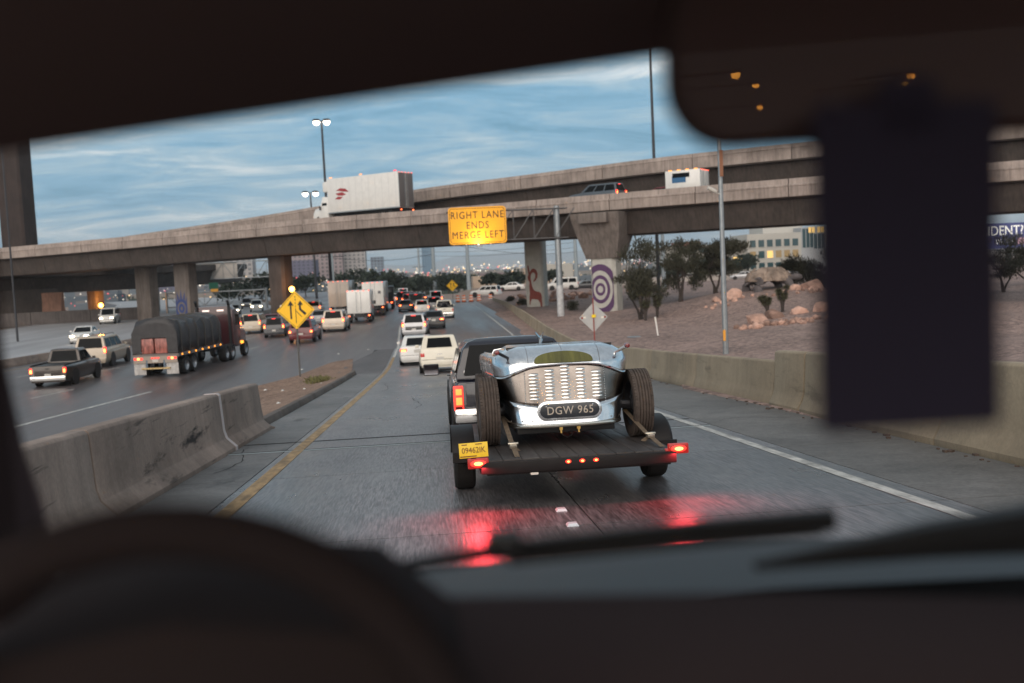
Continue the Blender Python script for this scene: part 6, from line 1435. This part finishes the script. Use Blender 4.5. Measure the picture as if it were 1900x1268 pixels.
b = MB(); b.loft([[(-.17+x,y,z) for x, z in ((-.22,4.42),(-.20,4.52),(-.12,4.575),(0,4.59),(.12,4.575),(.18,4.52),(.20,4.42))] for y in (.62,.84)]); b.build('instrument_hood', M_wheel, cab, smooth=50, bevel=.01)
b = MB(); n = 48; rings = []
for k in range(n+1):
    a = 2*pi*k/n; c, s_ = cos(a), sin(a); rings.append([(-.17+(.184+.018*cos(q))*c, .60+.017*sin(q)+ .10*s_*0, 4.470+(.184+.018*cos(q))*s_) for q in [2*pi*j/10 for j in range(10)]])
b.loft(rings, cap=False); swm = b.build('steering_wheel', M_wheel, cab, smooth=60)
b = MB(); b.lathe([(.001,-.03),(.06,-.028),(.085,0),(.085,.03),(.001,.04)], (-.17,.61,4.44), 'y', n=18); b.build('hub', M_wheel, swm)
for a in (.15, pi-.15, -pi/2):
    b = MB(); b.hexa([(-.17+r_*cos(a)-w*sin(a), y, 4.45+r_*sin(a)+w*cos(a)) for y in (.595,.615) for r_, w in ((.06,-.03),(.17,-.02),(.17,.02),(.06,.03))]); b.build('spoke', M_wheel, swm)
b = MB(); b.path([(.0,.70,4.50),(.055,.63,4.47),(.075,.60,4.455)], [.008,.009,.012], 8); b.build('stalk', M_int, cab)
b = MB()   # bonnet outside the glass
b.loft([[(x,y,z-.05*(abs(x-.42)/1.0)**2) for x in (-.55,-.3,.0,.42,.9,1.2,1.45)] for y, z in ((1.22,4.375),(1.5,4.355),(1.85,4.25),(1.95,4.17),(1.97,3.9))], closed=False); o = b.build('bonnet', mat('bonnet_paint', (.030,.030,.032), .5, spec=.25), cab, smooth=60)
for i, (pts, r0) in enumerate((([(-.094,.915,4.523),(.055,.907,4.540),(.237,.907,4.546),(.372,.90,4.549)], .0105), ([(.30,.92,4.503),(.47,.915,4.518),(.65,.907,4.527),(.87,.90,4.533)], .036))):
    b = MB(); b.path(pts, [r0*.5, r0*.8, r0, r0*1.1] if i == 0 else [r0*.12, r0*.5, r0*.85, r0*1.15], 8); wp = b.build('wiper_arm', M_black, cab)
    b = MB(); p0, p1 = Vector(pts[1]), Vector(pts[-1]); b.box((p0+p1)/2+Vector((0,.008,-.008)), ((p1-p0).length*.95,.010,.016), ry=-.02)
    if i == 0: b.build('wiper_blade', M_black, wp)
b = MB(); b.box((.06,.907,4.545),(.036,.03,.028)); b.build('wiper_pivot', M_black, cab, bevel=.01)
pane = MB(); pane.add([(-.5,.888,4.46),(1.42,.888,4.46),(1.38,.83,4.99),(-.5,.83,4.92)], [(0,1,2,3)])
m = bpy.data.materials.new('clear_windshield'); m.use_nodes = True; nt = m.node_tree; nt.nodes.remove(nt.nodes['Principled BSDF']); tb = nt.nodes.new('ShaderNodeBsdfTransparent'); nt.links.new(tb.outputs[0], nt.nodes['Material Output'].inputs[0])
pane.build('windshield_glass', m, cab, smooth=0)
# rear-view mirror
mir = thing('rear_view_mirror', 'wide black rear-view mirror with rounded corners above the placard', 'mirror')
pr = rrect(.34, .125, .045, 8); MM = Matrix.Translation((.333,.64,4.934)) @ Matrix.Rotation(-.15,4,'Z') @ Matrix.Rotation(.03,4,'X')
b = MB(); b.loft([[(x*k_, y, z*k_) for x, z in pr] for y, k_ in ((-.012,.97),(0,1),(.02,.97),(.035,.6))]); b.xf(MM); b.build('housing', M_int, mir, smooth=60)
b = MB(); b.loft([[(x*.94, y, z*.90) for x, z in pr] for y in (-.0135,-.010)]); b.xf(MM); b.build('mirror_glass', mat('dimmed_mirror_glass', (.085,.056,.054), .9, spec=.0, coat=.03), mir)
b = MB(); b.tube((.34,.67,4.95),(.34,.88,5.08),.014); b.build('stem', M_int, mir)
MATS['dimmed_mirror_glass'].node_tree.nodes['Principled BSDF'].inputs['Coat Roughness'].default_value = 0.0
# navy placard hanging below the mirror
pc = thing('hanging_placard', 'dark navy placard hanging below the rear-view mirror', 'placard')
pr = rrect(.118, .204, .006, 4); b = MB(); b.loft([[(.300+x, y, 4.789+z) for x, z in pr] for y in (.599,.603)]); o = b.build('card', mat('navy_card', (.024,.018,.038), .85), pc)
b = MB(); b.box((.302,.601,4.888),(.035,.004,.035)); b.build('hook_tab', MATS['navy_card'], pc)
M_sodium_b = emis('sodium_lamp_behind', (1.0, .40, .06), 320.0)
# street lamps on the ramp behind the vehicle: they show as small amber points in the mirror
for x, y, z, bx_, lab in ((.74,-49,10.64,-4.4,'amber lamp reflected largest in the mirror'), (2.37,-73.9,12.66,-4.4,'amber lamp reflected second in the mirror, right of the largest point'), (2.81,-79,11.55,-4.6,'amber lamp reflected lowest in the mirror'), (10.2,-58.2,10.93,7.0,'amber lamp reflected at the right of the mirror, upper point'), (13.07,-78,12.4,7.0,'amber lamp reflected at the right of the mirror, lower point')):
    street_lamp(lab, (bx_, y, gz(bx_, y)-.1), z-gz(bx_, y)+.2, 1, .06, M_sodium_b, 'street lamps behind the vehicle', arm=x-bx_, hs=.75)

# ------------------------------------------------------------------ evening haze over the valley
b = MB(); b.box((0, 5400, 112), (25000, 13200, 280)); hz = b.build('haze', None, smooth=0) if False else None
b = MB(); b.box((0, 5500, 135), (26000, 12400, 330))
me = bpy.data.meshes.new('haze'); me.from_pydata(b.v, [], b.f); m = bpy.data.materials.new('evening_haze'); m.use_nodes = True
nt = m.node_tree; nt.nodes.remove(nt.nodes['Principled BSDF']); pv = nt.nodes.new('ShaderNodeVolumePrincipled'); pv.inputs['Color'].default_value = (.80, .88, .95, 1); pv.inputs['Density'].default_value = .00015
nt.links.new(pv.outputs[0], nt.nodes['Material Output'].inputs['Volume']); me.materials.append(m)
hz = link('haze', me); tag(hz, 'thin blue evening haze over the whole valley', 'haze', None, 'stuff')
